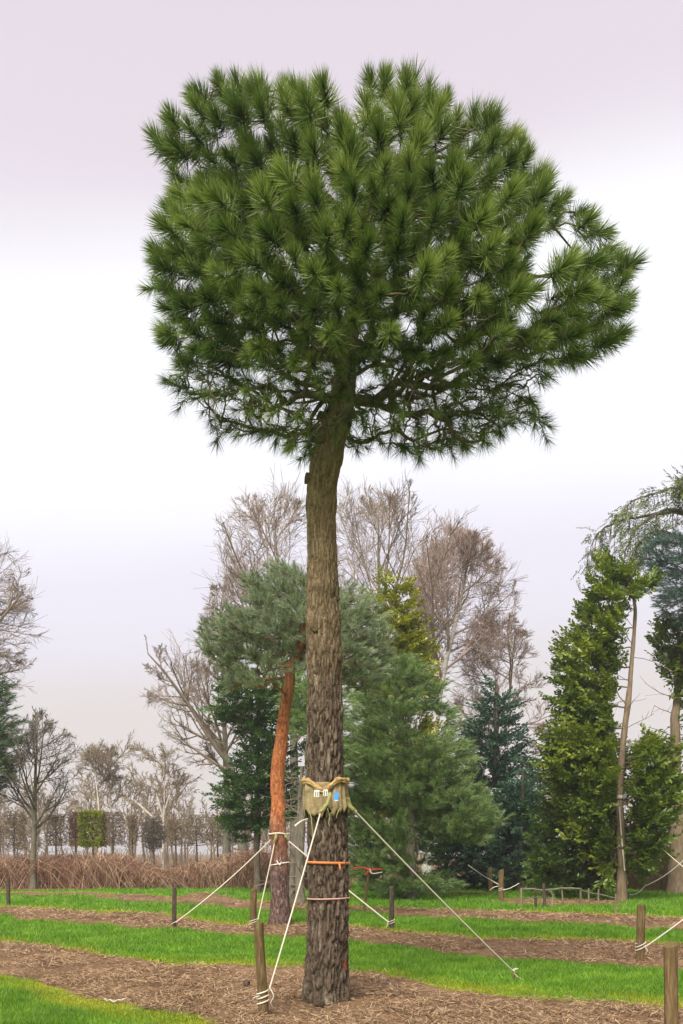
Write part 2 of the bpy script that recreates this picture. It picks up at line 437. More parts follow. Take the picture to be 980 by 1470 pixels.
# foliage units, axis along +Z, as (V, T, tip)
def tuft(rng, n, L, axis_len, w, a0=1.15, a1=.35, curve=.25, two=True, start=.05):
    t = rng.random(n) ** .8; s = start + (1 - start) * t
    ang = (a0 + (a1 - a0) * t) + rng.normal(size=n) * .16
    az = rng.random(n) * 2 * np.pi
    ln = L * (.75 + .4 * rng.random(n))
    base = np.zeros((n, 3)); base[:, 2] = s * axis_len
    rad = np.stack([np.cos(az), np.sin(az), np.zeros(n)], 1)
    d = rad * np.sin(ang)[:, None] + np.array([0, 0, 1.]) * np.cos(ang)[:, None]
    side = norm(np.cross(d, rng.normal(size=(n, 3))))
    d2 = norm(d + np.array([0, 0, curve]))
    mid = base + d * (ln * .55)[:, None]; tip = mid + d2 * (ln * .45)[:, None]
    h = w / 2
    V = np.stack([base - side * h, base + side * h, mid - side * h, mid + side * h, tip], 1).reshape(-1, 3)
    o = np.arange(n)[:, None] * 5
    if two: T = np.concatenate([o + [0, 1, 3], o + [0, 3, 2], o + [2, 3, 4]])
    else:
        V = np.stack([base - side * h, base + side * h, tip], 1).reshape(-1, 3); o = np.arange(n)[:, None] * 3; T = o + [0, 1, 2]
    tv = np.tile([0, 0, .6, .6, 1.] if two else [0, 0, 1.], n)
    return V, T, tv
def spray(rng, n, L, lw, ll, droop=.25, flat=.2):
    """a flat branchlet of small leafy slips left and right of an axis along +Z, drooping towards -X"""
    t = (np.arange(n) + rng.random(n)) / n
    ax = np.stack([-droop * L * t ** 2, np.zeros(n), L * t], 1)
    sd = np.where(np.arange(n) % 2, 1., -1.)
    an = .95 - .45 * t + rng.normal(size=n) * .15
    d = np.stack([rng.normal(size=n) * flat - .15, sd * np.sin(an), np.cos(an)], 1); d = norm(d)
    ln = ll * (1.15 - .7 * t) * (.7 + .6 * rng.random(n))
    tip = ax + d * ln[:, None]
    nrm = norm(np.stack([np.ones(n), rng.normal(size=n) * .5, rng.normal(size=n) * .5], 1))
    s = norm(np.cross(d, nrm)) * (lw / 2)
    mid = ax + d * (ln * .55)[:, None]
    V = np.stack([ax, mid - s, mid + s, tip], 1).reshape(-1, 3)
    o = np.arange(n)[:, None] * 4
    return V, np.concatenate([o + [0, 1, 2], o + [1, 3, 2]]), np.tile([.1, .6, .6, 1.], n)
def frames(D, rng, roll=True, upx=False):
    D = norm(D); n = len(D)
    A = np.where(np.abs(D[:, 2:3]) > .95, np.array([[1., 0, 0]]), np.array([[0, 0, 1.]]))
    Yv = norm(np.cross(A, D)); X = np.cross(Yv, D)          # X is the upward side of the axis
    if roll:
        a = rng.random((n, 1)) * 2 * np.pi if not upx else rng.normal(size=(n, 1)) * .5
        X, Yv = X * np.cos(a) + Yv * np.sin(a), Yv * np.cos(a) - X * np.sin(a)
    return np.stack([X, Yv, D], -1)
def join_units(units, pos, D, scale, rng, upx=False):
    Fm = frames(D, rng, True, upx); which = rng.integers(0, len(units), len(pos))
    Vs, Ts, tips, rn, n = [], [], [], [], 0
    rnd = rng.random(len(pos))
    for k, (V, T, tp) in enumerate(units):
        s = np.where(which == k)[0]
        if not len(s): continue
        X = np.einsum('nij,vj->nvi', Fm[s], V) * scale[s][:, None, None] + pos[s][:, None]
        Vs.append(X.reshape(-1, 3)); Ts.append((T[None] + (np.arange(len(s)) * len(V))[:, None, None]).reshape(-1, 3) + n)
        tips.append(np.tile(tp, len(s))); rn.append(np.repeat(rnd[s], len(V))); n += X.shape[0] * X.shape[1]
    return np.concatenate(Vs), np.concatenate(Ts), {'tip': np.concatenate(tips), 'rnd': np.concatenate(rn)}

def row_extent(poly, ys):
    poly = np.asarray(poly, float); lo = np.full(len(ys), np.nan); hi = lo.copy()
    nx_ = np.roll(poly, -1, 0)
    for k, y in enumerate(ys):
        c = (poly[:, 1] > y) != (nx_[:, 1] > y)
        if c.any():
            x = poly[c, 0] + (y - poly[c, 1]) / (nx_[c, 1] - poly[c, 1]) * (nx_[c, 0] - poly[c, 0])
            lo[k], hi[k] = x.min(), x.max()
    return lo, hi
def volume_points(rng, poly, Yc, depth, space, ntry, power=1.5, holes=(), thin=None, layer=None, dmax=9., droop=0., clear=None, void=None):
    """points inside the solid that the outline makes when swept round: outline at distance Yc, depth = depth x half width"""
    poly = np.asarray(poly, float)
    y0, y1 = poly[:, 1].min(), poly[:, 1].max(); x0, x1 = poly[:, 0].min(), poly[:, 0].max()
    ys = np.linspace(y0 + .5, y1 - .5, 120); lo, hi = row_extent(poly, ys)
    ok = ~np.isnan(lo); lo = np.interp(ys, ys[ok], lo[ok]); hi = np.interp(ys, ys[ok], hi[ok])
    k = np.ones(9) / 9
    lo_s = np.convolve(np.pad(lo, 4, 'edge'), k, 'valid'); hi_s = np.convolve(np.pad(hi, 4, 'edge'), k, 'valid')
    x = rng.uniform(x0, x1, ntry); y = rng.uniform(y0, y1, ntry)
    if layer: y = y0 + (np.floor((y - y0) / layer) + .5 + rng.normal(size=ntry) * .12) * layer
    l, h = np.interp(y, ys, lo_s), np.interp(y, ys, hi_s)
    c, w = (l + h) / 2, np.maximum((h - l) / 2, 4); u = (x - c) / w
    dm = np.minimum(depth * w / FPX * Yc, dmax)
    dy = rng.uniform(-1, 1, ntry) * dm
    rho = np.sqrt(np.clip(u, -1, 1) ** 2 + (dy / dm) ** 2)
    top = np.clip((y - y0) / (y1 - y0), 0, 1)
    ok = (rho < 1) & (rng.random(ntry) < np.maximum(rho ** power, np.clip(1 - top * 4, 0, 1)))
    P = np.stack([(x - CX) / FPX * Yc, Yc + dy, EYE - (y - CY) / FPX * Yc], 1)
    if layer: P[:, 2] -= .22 * np.hypot(P[:, 0] - (c - CX) / FPX * Yc, dy)
    P[:, 2] -= droop * np.abs(dy)
    px, py = project(P); ok &= inside(poly, px, py)
    if thin is not None: ok &= rng.random(ntry) < thin(px, py)
    if clear is not None: ok &= ~(inside(clear, px, py) & (dy < .15))
    if void is not None: ok &= (vnoise(P * void[0] + void[2], 77) > void[1]) | (py > 400) & (py < 500) & (Yc < 12)
    for hx, hy, hr, hs in holes: ok &= ((px - hx) / hr) ** 2 + ((py - hy) / hs) ** 2 > 1
    P = P[ok]; keep = np.zeros((0, 3)); buf = np.empty((len(P), 3)); n = 0
    for p in P:
        if n and ((buf[:n] - p) ** 2).sum(1).min() < space * space: continue
        buf[n] = p; n += 1
    return buf[:n].copy()
def skeleton(trunk, pts, bf=.35, rise=0.):
    """attach every point to a growing tree rooted in the trunk's nodes; returns nodes, parents (index; <0 for trunk nodes)"""
    T = len(trunk)
    d0 = np.sqrt(((pts[:, None] - trunk[None]) ** 2).sum(-1)).min(1)
    order = np.argsort(d0); N = np.vstack([trunk, pts[order]])
    par = np.full(len(N), -1); path = np.zeros(len(N))
    for i in range(T, len(N)):
        dv = N[i] - N[:i]; d = np.sqrt((dv ** 2).sum(1))
        cost = d + bf * path[:i] + rise * np.maximum(0, -dv[:, 2])
        j = int(np.argmin(cost)); par[i] = j; path[i] = path[j] + d[j]
    cnt = np.ones(len(N))
    for i in range(len(N) - 1, T - 1, -1):
        if par[i] >= 0: cnt[par[i]] += cnt[i]
    return N, par, cnt, T
def chains(N, par, cnt, T, rmin, rk, rexp=.45):
    """polylines from the skeleton; each with the index of the limb (first node off the trunk) it belongs to"""
    kids = {}
    for i in range(T, len(N)): kids.setdefault(int(par[i]), []).append(i)
    rad = rmin * cnt ** rexp * rk
    out = []; stack = [(int(par[i]), i, i) for i in range(T, len(N)) if par[i] < T]
    while stack:
        p, i, limb = stack.pop(); line = [p, i]; r = [rad[i], rad[i]]
        while i in kids:
            ks = sorted(kids[i], key=lambda a: -cnt[a])
            for b in ks[1:]: stack.append((i, b, limb))
            i = ks[0]; line.append(i); r.append(rad[i])
        out.append((limb, N[line], np.array(r)))
    return out

def leafy_tree(name, seed, poly, Yc, trunk_px, r_trunk, units, fmat, bmat, label, cat='tree', group=None, depth=.9, space=.5, ntry=20000, per=10,
               out=.8, up=.1, layer=None, upx=True, sc=(.8, 1.25), power=1.2, spread=.35, holes=(), thin=None, bare=0, rmin=.012, crown_name='crown', dmax=9., clear=None, void=None):
    rng = np.random.default_rng(seed)
    tr = WP(trunk_px, Yc); z0 = gz(tr[0, 0], Yc); tr[0, 2] = z0 - .15
    root = thing(name, (tr[0, 0], Yc, z0), label, cat, group)
    P, R = resample(tr, np.linspace(r_trunk, r_trunk * .25, len(tr)), 16, .015, rng); R[0] *= 1.3
    P, R = resample(P, R, 70); V, Q = tubes(P, R, 14)
    V = V + norm(V - np.repeat(P, 14, 0)) * (np.repeat(R, 14)[:, None] * .16 * fbm(V * [5, 5, 2.2], 3, seed)[:, None])
    obj('trunk', V, None, Q, bmat, root, smooth=True)
    P, R = P[::4], R[::4]
    pts = volume_points(rng, poly, Yc, depth, space, ntry, power, holes, thin, layer, dmax, 0., clear, void)
    attach = P[3:]
    N, par, cnt, T = skeleton(attach, pts, .4, .6)
    parts = []
    for limb, L, r in chains(N, par, cnt, T, rmin, .8):
        Ln, Rn = resample(L, r, min(3 * len(L), 14), .03, rng); parts.append(tubes(Ln, Rn, 4))
    V, Q = merge(parts); obj('branches', V, None, Q, bmat, root)['kind'] = 'stuff'
    # sprays along the last stretch of each twig
    n = len(N) - T; a = N[par[T:]]; b = N[T:]
    seg = np.minimum(np.linalg.norm(b - a, axis=1), space * 1.8)[:, None]
    dr = norm(b - a)
    t = rng.random((n, per, 1)) ** .7
    pos = b[:, None] - dr[:, None] * seg[:, None] * (1 - t) * .9 + rng.normal(size=(n, per, 3)) * space * spread * np.array([1, 1, .6])
    c = attach[np.argmin(np.abs(attach[:, 2][None] - b[:, 2][:, None]), 1)]
    rad = b - c; rad[:, 2] *= .3
    D = norm(norm(rad)[:, None] * out + dr[:, None] * .5 + np.array([0, 0, up]) + rng.normal(size=(n, per, 3)) * .38)
    pos = pos.reshape(-1, 3); D = D.reshape(-1, 3)
    pos[:, 2] = np.maximum(pos[:, 2], .35)
    if clear is not None:
        ppx, ppy = project(pos); k = ~(inside(clear, ppx, ppy) & (pos[:, 1] < Yc + .2)); pos, D = pos[k], D[k]
    V, Tt, at = join_units(units, pos, D, rng.uniform(sc[0], sc[1], len(pos)), rng, upx)
    o = obj(crown_name, V, Tt, None, fmat, root, attrs=at); o['kind'] = 'stuff'
    if bare:                                            # dead twigs on the lower trunk
        B, BR = grow(rng, P[None], R[None], bare, .12, .75, 1.4, .25, lambda t: 1.3 + 0 * t, 5, -.2, .12, .12, .4, .014)
        B2, BR2 = grow(rng, B, BR, 4, .3, 1., .8, .3, .45, 4, 0, .15, .6, .5, .01)
        V, Q = merge([tubes(B, BR, 4), tubes(B2, BR2, 3)])
        obj('dead_twigs', V, None, Q, M['twig'], root)['kind'] = 'stuff'
    return root

# ------------------------------------------------------------------ the tall guyed pine
rng = np.random.default_rng(11)
YP = 9.85
TP = [(467, 1437, 66), (467, 1425, 62), (468, 1400, 59), (470, 1350, 57), (471, 1300, 56), (470, 1200, 55), (467, 1150, 52), (466, 1100, 50), (466, 1000, 47), (465, 940, 47),
      (464, 900, 46), (463, 860, 44), (462, 800, 41), (461, 740, 40), (462, 700, 42), (467, 670, 40), (472, 650, 39), (479, 620, 40), (488, 590, 38), (493, 560, 34), (496, 530, 31),
      (499, 500, 27), (508, 440, 23), (520, 370, 19), (531, 300, 15), (540, 230, 10), (546, 170, 6)]
tz = np.array([W(x, y, YP)[2] for x, y, w in TP]); txc = np.array([W(x, y, YP)[0] for x, y, w in TP]); trr = np.array([w / 2 / FPX * YP for x, y, w in TP])
pz0 = gz(txc[0], YP)
tz[0] = pz0 - .12
tyo = .10 * np.sin(tz * .55) + np.where(tz > 6, (tz - 6) * .05, 0)
def trunk_at(z):
    return np.array([np.interp(z, tz, txc), YP + np.interp(z, tz, tyo) - tyo[0], z]), float(np.interp(z, tz, trr))
pine = thing('pine_tree', (txc[0], YP, pz0), 'tall pine with broad dark green crown on a bare trunk wrapped in burlap', 'tree')
m = Mat('pine_bark')
hz = m.n('ShaderNodeSeparateXYZ'); m.l(m.n('ShaderNodeNewGeometry').outputs['Position'], hz.inputs[0])
bn = m.noise(1.5, 6, .7, m.pos((16, 16, 5)), .5)
patch = m.noise(1.3, 4, .6)
low = m.ramp(m.math('ADD', m.math('MULTIPLY', bn, .62), m.math('MULTIPLY', m.attr('plate'), .42)),
             [(.30, (.030, .021, .015)), (.48, (.088, .060, .041)), (.66, (.150, .108, .076)), (.86, (.34, .28, .21))])
upc = m.ramp(m.math('ADD', m.math('MULTIPLY', bn, .8), m.math('MULTIPLY', m.attr('plate'), .2)),
             [(.30, (.105, .070, .036)), (.5, (.215, .150, .080)), (.72, (.38, .28, .16))])
hf = m.n('ShaderNodeMapRange'); hf.inputs[1].default_value = 3.9; hf.inputs[2].default_value = 6.2
m.l(m.math('ADD', hz.outputs[2], m.math('MULTIPLY', patch, 1.6)), hf.inputs[0])
bc = m.mix(hf.outputs[0], low, upc)
lich = m.n('ShaderNodeMapRange'); lich.inputs[1].default_value = .62; lich.inputs[2].default_value = .72; m.l(m.noise(38, 3, .6), lich.inputs[0])
bc = m.mix(m.math('MULTIPLY', lich.outputs[0], .45), bc, (.50, .45, .36))
alg = m.n('ShaderNodeMapRange'); alg.inputs[1].default_value = 1.3; alg.inputs[2].default_value = -.2; m.l(m.math('ADD', hz.outputs[2], m.math('MULTIPLY', patch, 1.2)), alg.inputs[0])
bc = m.mix(m.math('MULTIPLY', alg.outputs[0], .55), bc, (.075, .085, .038))
sp = m.noise(1.0, 3, .6, m.pos((75, 75, 32)))
dk = m.n('ShaderNodeMapRange'); dk.inputs[1].default_value = .47; dk.inputs[2].default_value = .34; m.l(sp, dk.inputs[0])
bc = m.mix(m.math('MULTIPLY', dk.outputs[0], .6), bc, (.022, .015, .010))
M['pine_bark'] = m.done(bc, .92, m.bump(m.math('ADD', bn, m.math('MULTIPLY', sp, .6)), 1., .025), .15)
SG = 120
zs = np.concatenate([np.arange(tz[0], 7.2, .016), np.arange(7.2, tz[-1], .05)])
ang = np.linspace(0, 2 * np.pi, SG, endpoint=False)
cxz = np.interp(zs, tz, txc); cyz = YP + np.interp(zs, tz, tyo) - tyo[0]; rz = np.interp(zs, tz, trr)
for zc, am, wd in ((3.30, .014, .10), (3.95, .016, .13), (4.30, .022, .10), (4.68, .014, .09), (5.6, .01, .1), (6.1, .022, .12), (6.5, .018, .1), (2.75, .008, .1)):   # whorl collars
    rz = rz + am * np.exp(-((zs - zc) / wd) ** 2)
AA, ZZ = np.meshgrid(ang, zs)
nx3, ny3 = np.cos(AA), np.sin(AA)
RB = rz[:, None]
lob = 1 + .035 * vnoise(np.stack([nx3 * 1.4, ny3 * 1.4, ZZ * 1.1], -1), 3)
lob = lob + np.exp(-(ZZ - pz0) / .16).clip(0, 1.6) * (.05 + .09 * np.cos(AA * 5 + 1.0))
q = np.stack([nx3 * .24 * 23, ny3 * .24 * 23, ZZ * 4.6 + vnoise(np.stack([nx3 * 2, ny3 * 2, ZZ * 2], -1), 4) * .5], -1).reshape(-1, 3)
q[:, :2] += np.stack([vnoise(q * 1.3, 6), vnoise(q * 1.3, 7)], 1) * .25
f1, f2, idn = worley(q, 2)
plate = (np.clip((f2 - f1) * 4.2, 0, 1) ** .8).reshape(AA.shape)
fine = fbm(q * 3.1, 3, 12).reshape(AA.shape)
amp = np.interp(ZZ, [0, 2.5, 4.5, 6.0, 7.5], [.040, .033, .020, .010, .004])
rad = RB * lob + amp * (plate - .6) * (.7 + .6 * idn.reshape(AA.shape)) + amp * .35 * fine
V = np.stack([cxz[:, None] + nx3 * rad, cyz[:, None] + ny3 * rad, ZZ], -1)
nz_, ns_ = AA.shape; idx = np.arange(nz_ * ns_).reshape(nz_, ns_); nxt = np.roll(idx, -1, 1)
quads = np.stack([idx[:-1], nxt[:-1], nxt[1:], idx[1:]], -1).reshape(-1, 4)
trunk_ob = obj('trunk', V, None, quads, M['pine_bark'], pine, attrs={'plate': (plate * (.5 + .5 * idn.reshape(AA.shape))).ravel()}, smooth=True)
trunk_ob['label'] = 'rough plated brown bark, golden towards the top'

def stub(px, py, L, r, side, dz=.25, fwd=-.2):
    c, rr = trunk_at(W(px, py, YP)[2]); d = norm(np.array([side, fwd, dz]))
    p0 = c + d * (rr * .5); p1 = c + d * (rr + L)
    P = np.array([p0 + (p1 - p0) * t for t in (0, .35, .6, .8, .95, 1.)])
    R = np.array([r * 1.6, r * 1.35, r * 1.15, r, r * 1.05, r * .8])
    V, T, Q = capped_tube(P, R, 12)
    V = V + vnoise(V * 30, 2)[:, None] * .012
    o = obj('branch_stub', V, T, Q, M['pine_bark'], pine, smooth=True)
for a in ((462, 692, .045, .062, -1, .15, -.15), (470, 637, .03, .085, -.75, .1, -.7), (479, 607, .07, .05, -1, .35, -.1), (483, 600, .05, .045, 1, .1, -.2),
          (466, 905, .02, .06, -.5, .1, -.9), (466, 948, .03, .05, .9, .1, -.4), (466, 1062, .012, .055, -.55, 0, -.85), (462, 862, .02, .05, .9, .2, -.4)):
    stub(*a)

CROWN = [(222, 205), (245, 170), (305, 122), (322, 118), (350, 128), (400, 128), (468, 130), (500, 158), (530, 122), (590, 118), (640, 148), (690, 166), (726, 185), (746, 220), (786, 265),
         (822, 302), (868, 330), (905, 375), (902, 440), (890, 476), (855, 518), (805, 540), (765, 555), (788, 615), (778, 628), (748, 598), (705, 625), (650, 648), (590, 652), (545, 635),
         (505, 640), (440, 655), (420, 640), (380, 620), (315, 632), (300, 600), (262, 578), (232, 546), (262, 525), (236, 480), (214, 415), (222, 358), (250, 305), (255, 262), (228, 218)]
def thin_main(x, y):
    t = np.where(y > 520, .42, 1.)
    t = np.where((y > 490) & (y <= 520), .7, t)
    t = np.where((x < 420) & (y > 440) & (y <= 520), .65, t)
    t = np.where((x > 620) & (y > 500) & (y < 640), .8, t)
    return t
HOLES = [(778, 385, 24, 62), (752, 455, 24, 24), (812, 335, 20, 34), (500, 150, 20, 30), (655, 160, 20, 16), (800, 560, 30, 20), (372, 305, 10, 13), (395, 480, 22, 10), (455, 470, 12, 12)]
outer = volume_points(rng, CROWN, YP, .74, .24, 40000, 1.1, HOLES, thin_main, droop=.42, void=(1.05, -.34, 3.7))
inner = volume_points(rng, CROWN, YP, .62, .62, 3000, .2, HOLES, lambda x, y: np.where(y > 560, .1, .8), droop=.3)
low_limbs = np.array([W(x, y, YP + d) for x, y, d in ((440, 568, -.3), (400, 566, -.5), (350, 560, -.6), (300, 548, -.7), (545, 570, -.3), (590, 575, -.4), (640, 590, -.5), (560, 525, .3), (620, 530, .2), (690, 540, 0),
                                                     (440, 520, .4), (380, 500, .5), (470, 610, -.6), (700, 610, -.3))])
tr_nodes = np.array([trunk_at(z)[0] for z in np.linspace(6.75, tz[-1] - .05, 16)])
sup = np.vstack([inner, low_limbs])
pts = np.vstack([sup, outer]); is_out = np.concatenate([np.zeros(len(sup), bool), np.ones(len(outer), bool)])
T0 = len(tr_nodes)
d0 = np.sqrt(((pts[:, None] - tr_nodes[None]) ** 2).sum(-1)).min(1)
is_out = is_out[np.argsort(d0)]
N, par, cnt, T0 = skeleton(tr_nodes, pts, .28, .35)
limbs = {}
for limb, L, r in chains(N, par, cnt, T0, .0052, 1.0, .47):
    Ln, Rn = resample(L, np.maximum(r, .0055), min(4 * len(L), 26), .016, rng)
    limbs.setdefault(limb, []).append(tubes(Ln, Rn, 6))
for k, pl in limbs.items():
    V, Q = merge(pl); obj('branch', V, None, Q, M['bark_pine_twig'], pine, smooth=True)
oi = np.arange(T0, len(N))[is_out]
kids = set(par[T0:].tolist())
p_out = N[oi]; dr = norm(p_out - N[par[oi]])
cc = np.array([np.interp(6.9, tz, txc) + .45, YP + .2, 7.5])
rad = norm(p_out - cc)
D = norm(dr * .40 + rad * .95 + np.array([0, 0, .26]) + rng.normal(size=dr.shape) * .22)
lowm = p_out[:, 2] < 6.9
D[lowm] = norm(dr[lowm] * .6 + rad[lowm] * .6 + np.array([0, 0, -.25]) + rng.normal(size=(lowm.sum(), 3)) * .3)
# straggling low shoots at the ends of the bottom limbs
LOWS = [(240, 548, -.5), (262, 556, -.3), (286, 570, -.6), (300, 600, -.4), (312, 622, -.7), (336, 612, -.2), (352, 590, -.5), (372, 604, .1), (398, 622, -.5), (420, 640, -.8), (436, 655, -.6), (384, 572, -.9), (330, 556, .3),
        (270, 530, 0), (535, 628, -.3), (556, 612, -.6), (580, 640, -.4), (604, 652, -.6), (628, 632, -.2), (648, 648, -.7), (668, 634, -.1), (694, 628, -.5), (716, 610, -.3), (740, 590, -.2), (768, 600, -.4), (780, 622, -.5), (760, 575, .1),
        (520, 640, .2), (600, 600, .4), (650, 590, .5), (690, 580, .3), (725, 570, .5), (780, 545, .2), (820, 520, .3)]
lp = np.array([W(x, y, YP + d) for x, y, d in LOWS])
ln_ = np.array([np.argmin(((N[T0:][~is_out] - p) ** 2).sum(1) + 1.5 * np.maximum(0, N[T0:][~is_out][:, 2] - p[2] - .9)) for p in lp])
la = N[T0:][~is_out][ln_]
tl = [resample(np.array([a_, a_ * .45 + p_ * .55 + [0, 0, .10], p_]), [.012, .009, .006], 9, .012, rng) for a_, p_ in zip(la, lp)]
V, Q = merge([tubes(a_, b_, 5) for a_, b_ in tl]); obj('branch', V, None, Q, M['bark_pine_twig'], pine, smooth=True)['kind'] = 'stuff'
p_out = np.vstack([p_out, lp]); D = np.vstack([D, norm(norm(lp - la) * .8 + rng.normal(size=lp.shape) * .3 + [0, -.1, -.1])]); lowm = np.concatenate([lowm, np.ones(len(lp), bool)])
# extra shoots springing from the trunk
xp = np.array([W(505, 520, YP - .5), W(470, 590, YP - .35), W(490, 560, YP - .45), W(425, 550, YP - .6), W(480, 612, YP - .3)])
xd = norm(np.array([[.1, -.8, .5], [-.3, -.7, -.6], [.3, -.7, .1], [-.4, -.6, .2], [.1, -.7, -.7]]))
p_out = np.vstack([p_out, xp]); D = np.vstack([D, xd])
scl = rng.uniform(.82, 1.2, len(p_out)); scl[-5:] = (.9, .6, .7, .6, .5)
scl[:-5][lowm] *= .8
pos = p_out - D * .12 * scl[:, None]
U_near = [tuft(rng, 250, .195, .17, .0055, 1.75, .25, .12) for _ in range(6)]
U_far = [tuft(rng, 150, .195, .17, .0072, 1.75, .25, .12, False) for _ in range(6)]
U_low = [tuft(rng, 75, .19, .20, .0058, 1.5, .3, .12, False) for _ in range(5)]
px, py = project(p_out); dep = p_out[:, 1]
low_set = py > 525; low_set[-5:] = False
hid = np.array([((np.hypot(px - px[i], py - py[i]) < 38) & (dep < dep[i] - .1)).sum() for i in range(len(px))])
order = np.lexsort((dep, hid + 99 * low_set))
front, rest = order[:300], order[300:]
rl, rest = rest[low_set[rest]], rest[~low_set[rest]]
V, Tt, at = join_units(U_far, pos[rest], D[rest], scl[rest], rng)
V2, T2, at2 = join_units(U_low, pos[rl], D[rl], scl[rl] * 1.15, rng)
T2 = T2 + len(V); V = np.vstack([V, V2]); Tt = np.vstack([Tt, T2]); at = {k: np.concatenate([at[k], at2[k]]) for k in at}
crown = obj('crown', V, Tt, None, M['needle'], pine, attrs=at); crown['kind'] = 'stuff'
crown['label'] = 'dense tufts of long green needles'
import mathutils
proto = [mesh_data('needle_tuft', v, t, None, {'tip': tp, 'rnd': np.full(len(v), .15 + .16 * k)}) for k, (v, t, tp) in enumerate(U_near)]
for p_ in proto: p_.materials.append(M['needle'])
Fm = frames(D[front], rng); off = parent_loc(crown)
for j, i in enumerate(front):
    o = bpy.data.objects.new('needle_tuft', proto[int(rng.integers(0, 6))]); COL.objects.link(o); o.parent = crown
    mt = mathutils.Matrix(Fm[j].tolist()).to_4x4()
    o.matrix_local = mathutils.Matrix.Translation((pos[i] - off).tolist()) @ mt @ mathutils.Matrix.Scale(float(scl[i]), 4)
print('PINE tufts', len(p_out), 'limbs', len(limbs))
# cones hanging on the lower limbs
def cone_mesh():
    K, S = 10, 14; t = np.linspace(0, 1, K)
    prof = .034 * np.sin(np.pi * (.08 + .90 * t)) ** .7 * (1 - .25 * t)
    a = np.arange(S) * 2 * np.pi / S
    r = prof[:, None] * (1 + .28 * ((np.arange(K)[:, None] + np.arange(S)[None]) % 2))
    V = np.stack([r * np.cos(a), r * np.sin(a), np.repeat((t * .085)[:, None], S, 1)], -1).reshape(-1, 3)
    idx = np.arange(K * S).reshape(K, S); nx = np.roll(idx, -1, 1)
    return mesh_data('pine_cone', V, [[idx[0, i], 0, 0] for i in ()] or None, np.stack([idx[:-1], nx[:-1], nx[1:], idx[1:]], -1).reshape(-1, 4))
cm = cone_mesh(); cm.materials.append(bark_mat('cone_scales', [(.03, .022, .015), (.075, .052, .034), (.15, .105, .07)], (50, 50, 50)))
for cx_, cy_, s in ((368, 578, 1.2), (410, 577, 1.2), (430, 508, 1.3), (454, 606, 1.0), (452, 622, .8), (567, 580, 1.5), (588, 562, 1.3), (596, 532, 1.6), (604, 522, 1.4), (644, 521, 1.5), (616, 490, 1.2),
                    (345, 470, 1.2), (560, 548, 1.1), (683, 520, 1.1), (386, 545, 1.1), (530, 480, 1.1), (650, 560, 1.2)):
    t_ = W(cx_, cy_, YP - .4)
    k = np.argmin(((N[T0:] - t_) ** 2).sum(1)); b = N[T0 + k]; b = b * .4 + t_ * .6
    o = link('pine_cone', cm, pine); o.location = (b - parent_loc(pine)).tolist(); o.rotation_euler = (rng.uniform(1.8, 3.6), rng.uniform(-.6, .6), rng.uniform(0, 6)); o.scale = (s, s, s)

# ------------------------------------------------------------------ burlap, tags, tapes on the tall pine
def ring_band(z0, z1, extra, thick, mat, name, parent, slope=0., wob=.0, K=2, S=64, flare=0., hem=0., seed=0, loc=None):
    a = np.arange(S) * 2 * np.pi / S; V = []
    for side in (0, 1):
        for k in range(K):
            t = k / (K - 1)
            zc = z0 + (z1 - z0) * t
            c, r = trunk_at(zc)
            n_ = vnoise(np.stack([np.cos(a) * 3, np.sin(a) * 3, np.full(S, zc * 5 + seed)], -1), seed)
            fold = vnoise(np.stack([np.cos(a) * 6, np.sin(a) * 6, np.full(S, zc * 1.2 + seed)], -1), seed + 3)
            rr = r * 1.02 + .018 + extra + flare * (1 - t) + wob * (n_ + fold) + (0 if side == 0 else -thick)
            zz = zc + slope * np.cos(a) + hem * (1 - t) * fold
            V.append(np.stack([c[0] + rr * np.cos(a), c[1] + rr * np.sin(a), zz], -1))
    V = np.concatenate(V); idx = np.arange(2 * K * S).reshape(2, K, S); nx = np.roll(idx, -1, 2)
    Q = [np.stack([idx[0, :-1], nx[0, :-1], nx[0, 1:], idx[0, 1:]], -1).reshape(-1, 4), np.stack([idx[1, :-1], idx[1, 1:], nx[1, 1:], nx[1, :-1]], -1).reshape(-1, 4),
         np.stack([idx[0, 0], idx[1, 0], nx[1, 0], nx[0, 0]], -1), np.stack([idx[0, -1], nx[0, -1], nx[1, -1], idx[1, -1]], -1)]
    return obj(name, V, None, np.concatenate(Q), mat, parent, smooth=True)
m = Mat('burlap')
wv = m.noise(1.0, 3, .6, m.pos((190, 190, 60)))
M['burlap'] = m.done(m.ramp(m.math('ADD', m.math('MULTIPLY', wv, .5), m.math('MULTIPLY', m.noise(9, 4), .5)), [(.33, (.10, .075, .034)), (.5, (.27, .205, .105)), (.68, (.46, .37, .21))]), .95, m.bump(wv, .7, .01), .05)
m = Mat('burlap_band')
M['burlap_band'] = m.done(m.ramp(m.noise(30, 4), [(.35, (.22, .135, .05)), (.5, (.38, .25, .10)), (.65, (.50, .37, .18))]), .95, None, .05)
def plain(name, c, rough=.6, var=.25, sc=20.):
    m = Mat(name); return m.done(m.mix(m.noise(sc, 3), tuple(v * (1 - var) for v in c), tuple(min(1, v * (1 + var)) for v in c)), rough)
M['tag_white'] = plain('white_tag', (.72, .70, .64)); M['tag_blue'] = plain('blue_tag', (.07, .30, .72)); M['tape_orange'] = plain('orange_tape', (.62, .20, .06))
M['tape_pink'] = plain('pink_string', (.62, .36, .30)); M['tape_red'] = plain('red_tape', (.70, .05, .04)); M['paint_red'] = plain('red_paint', (.45, .07, .035), .8, .5, 60.); M['print'] = plain('tag_print', (.10, .10, .10))
def zpy(py): return W(0, py, YP)[2]
wrap = thing('burlap_wrap', trunk_at(zpy(1168))[0], 'frayed burlap sleeve tied round the tall pine trunk with tags', 'burlap')
ring_band(zpy(1167), zpy(1124), .012, .008, M['burlap'], 'sleeve', wrap, 0, .026, 12, 120, .030, .10, 4)
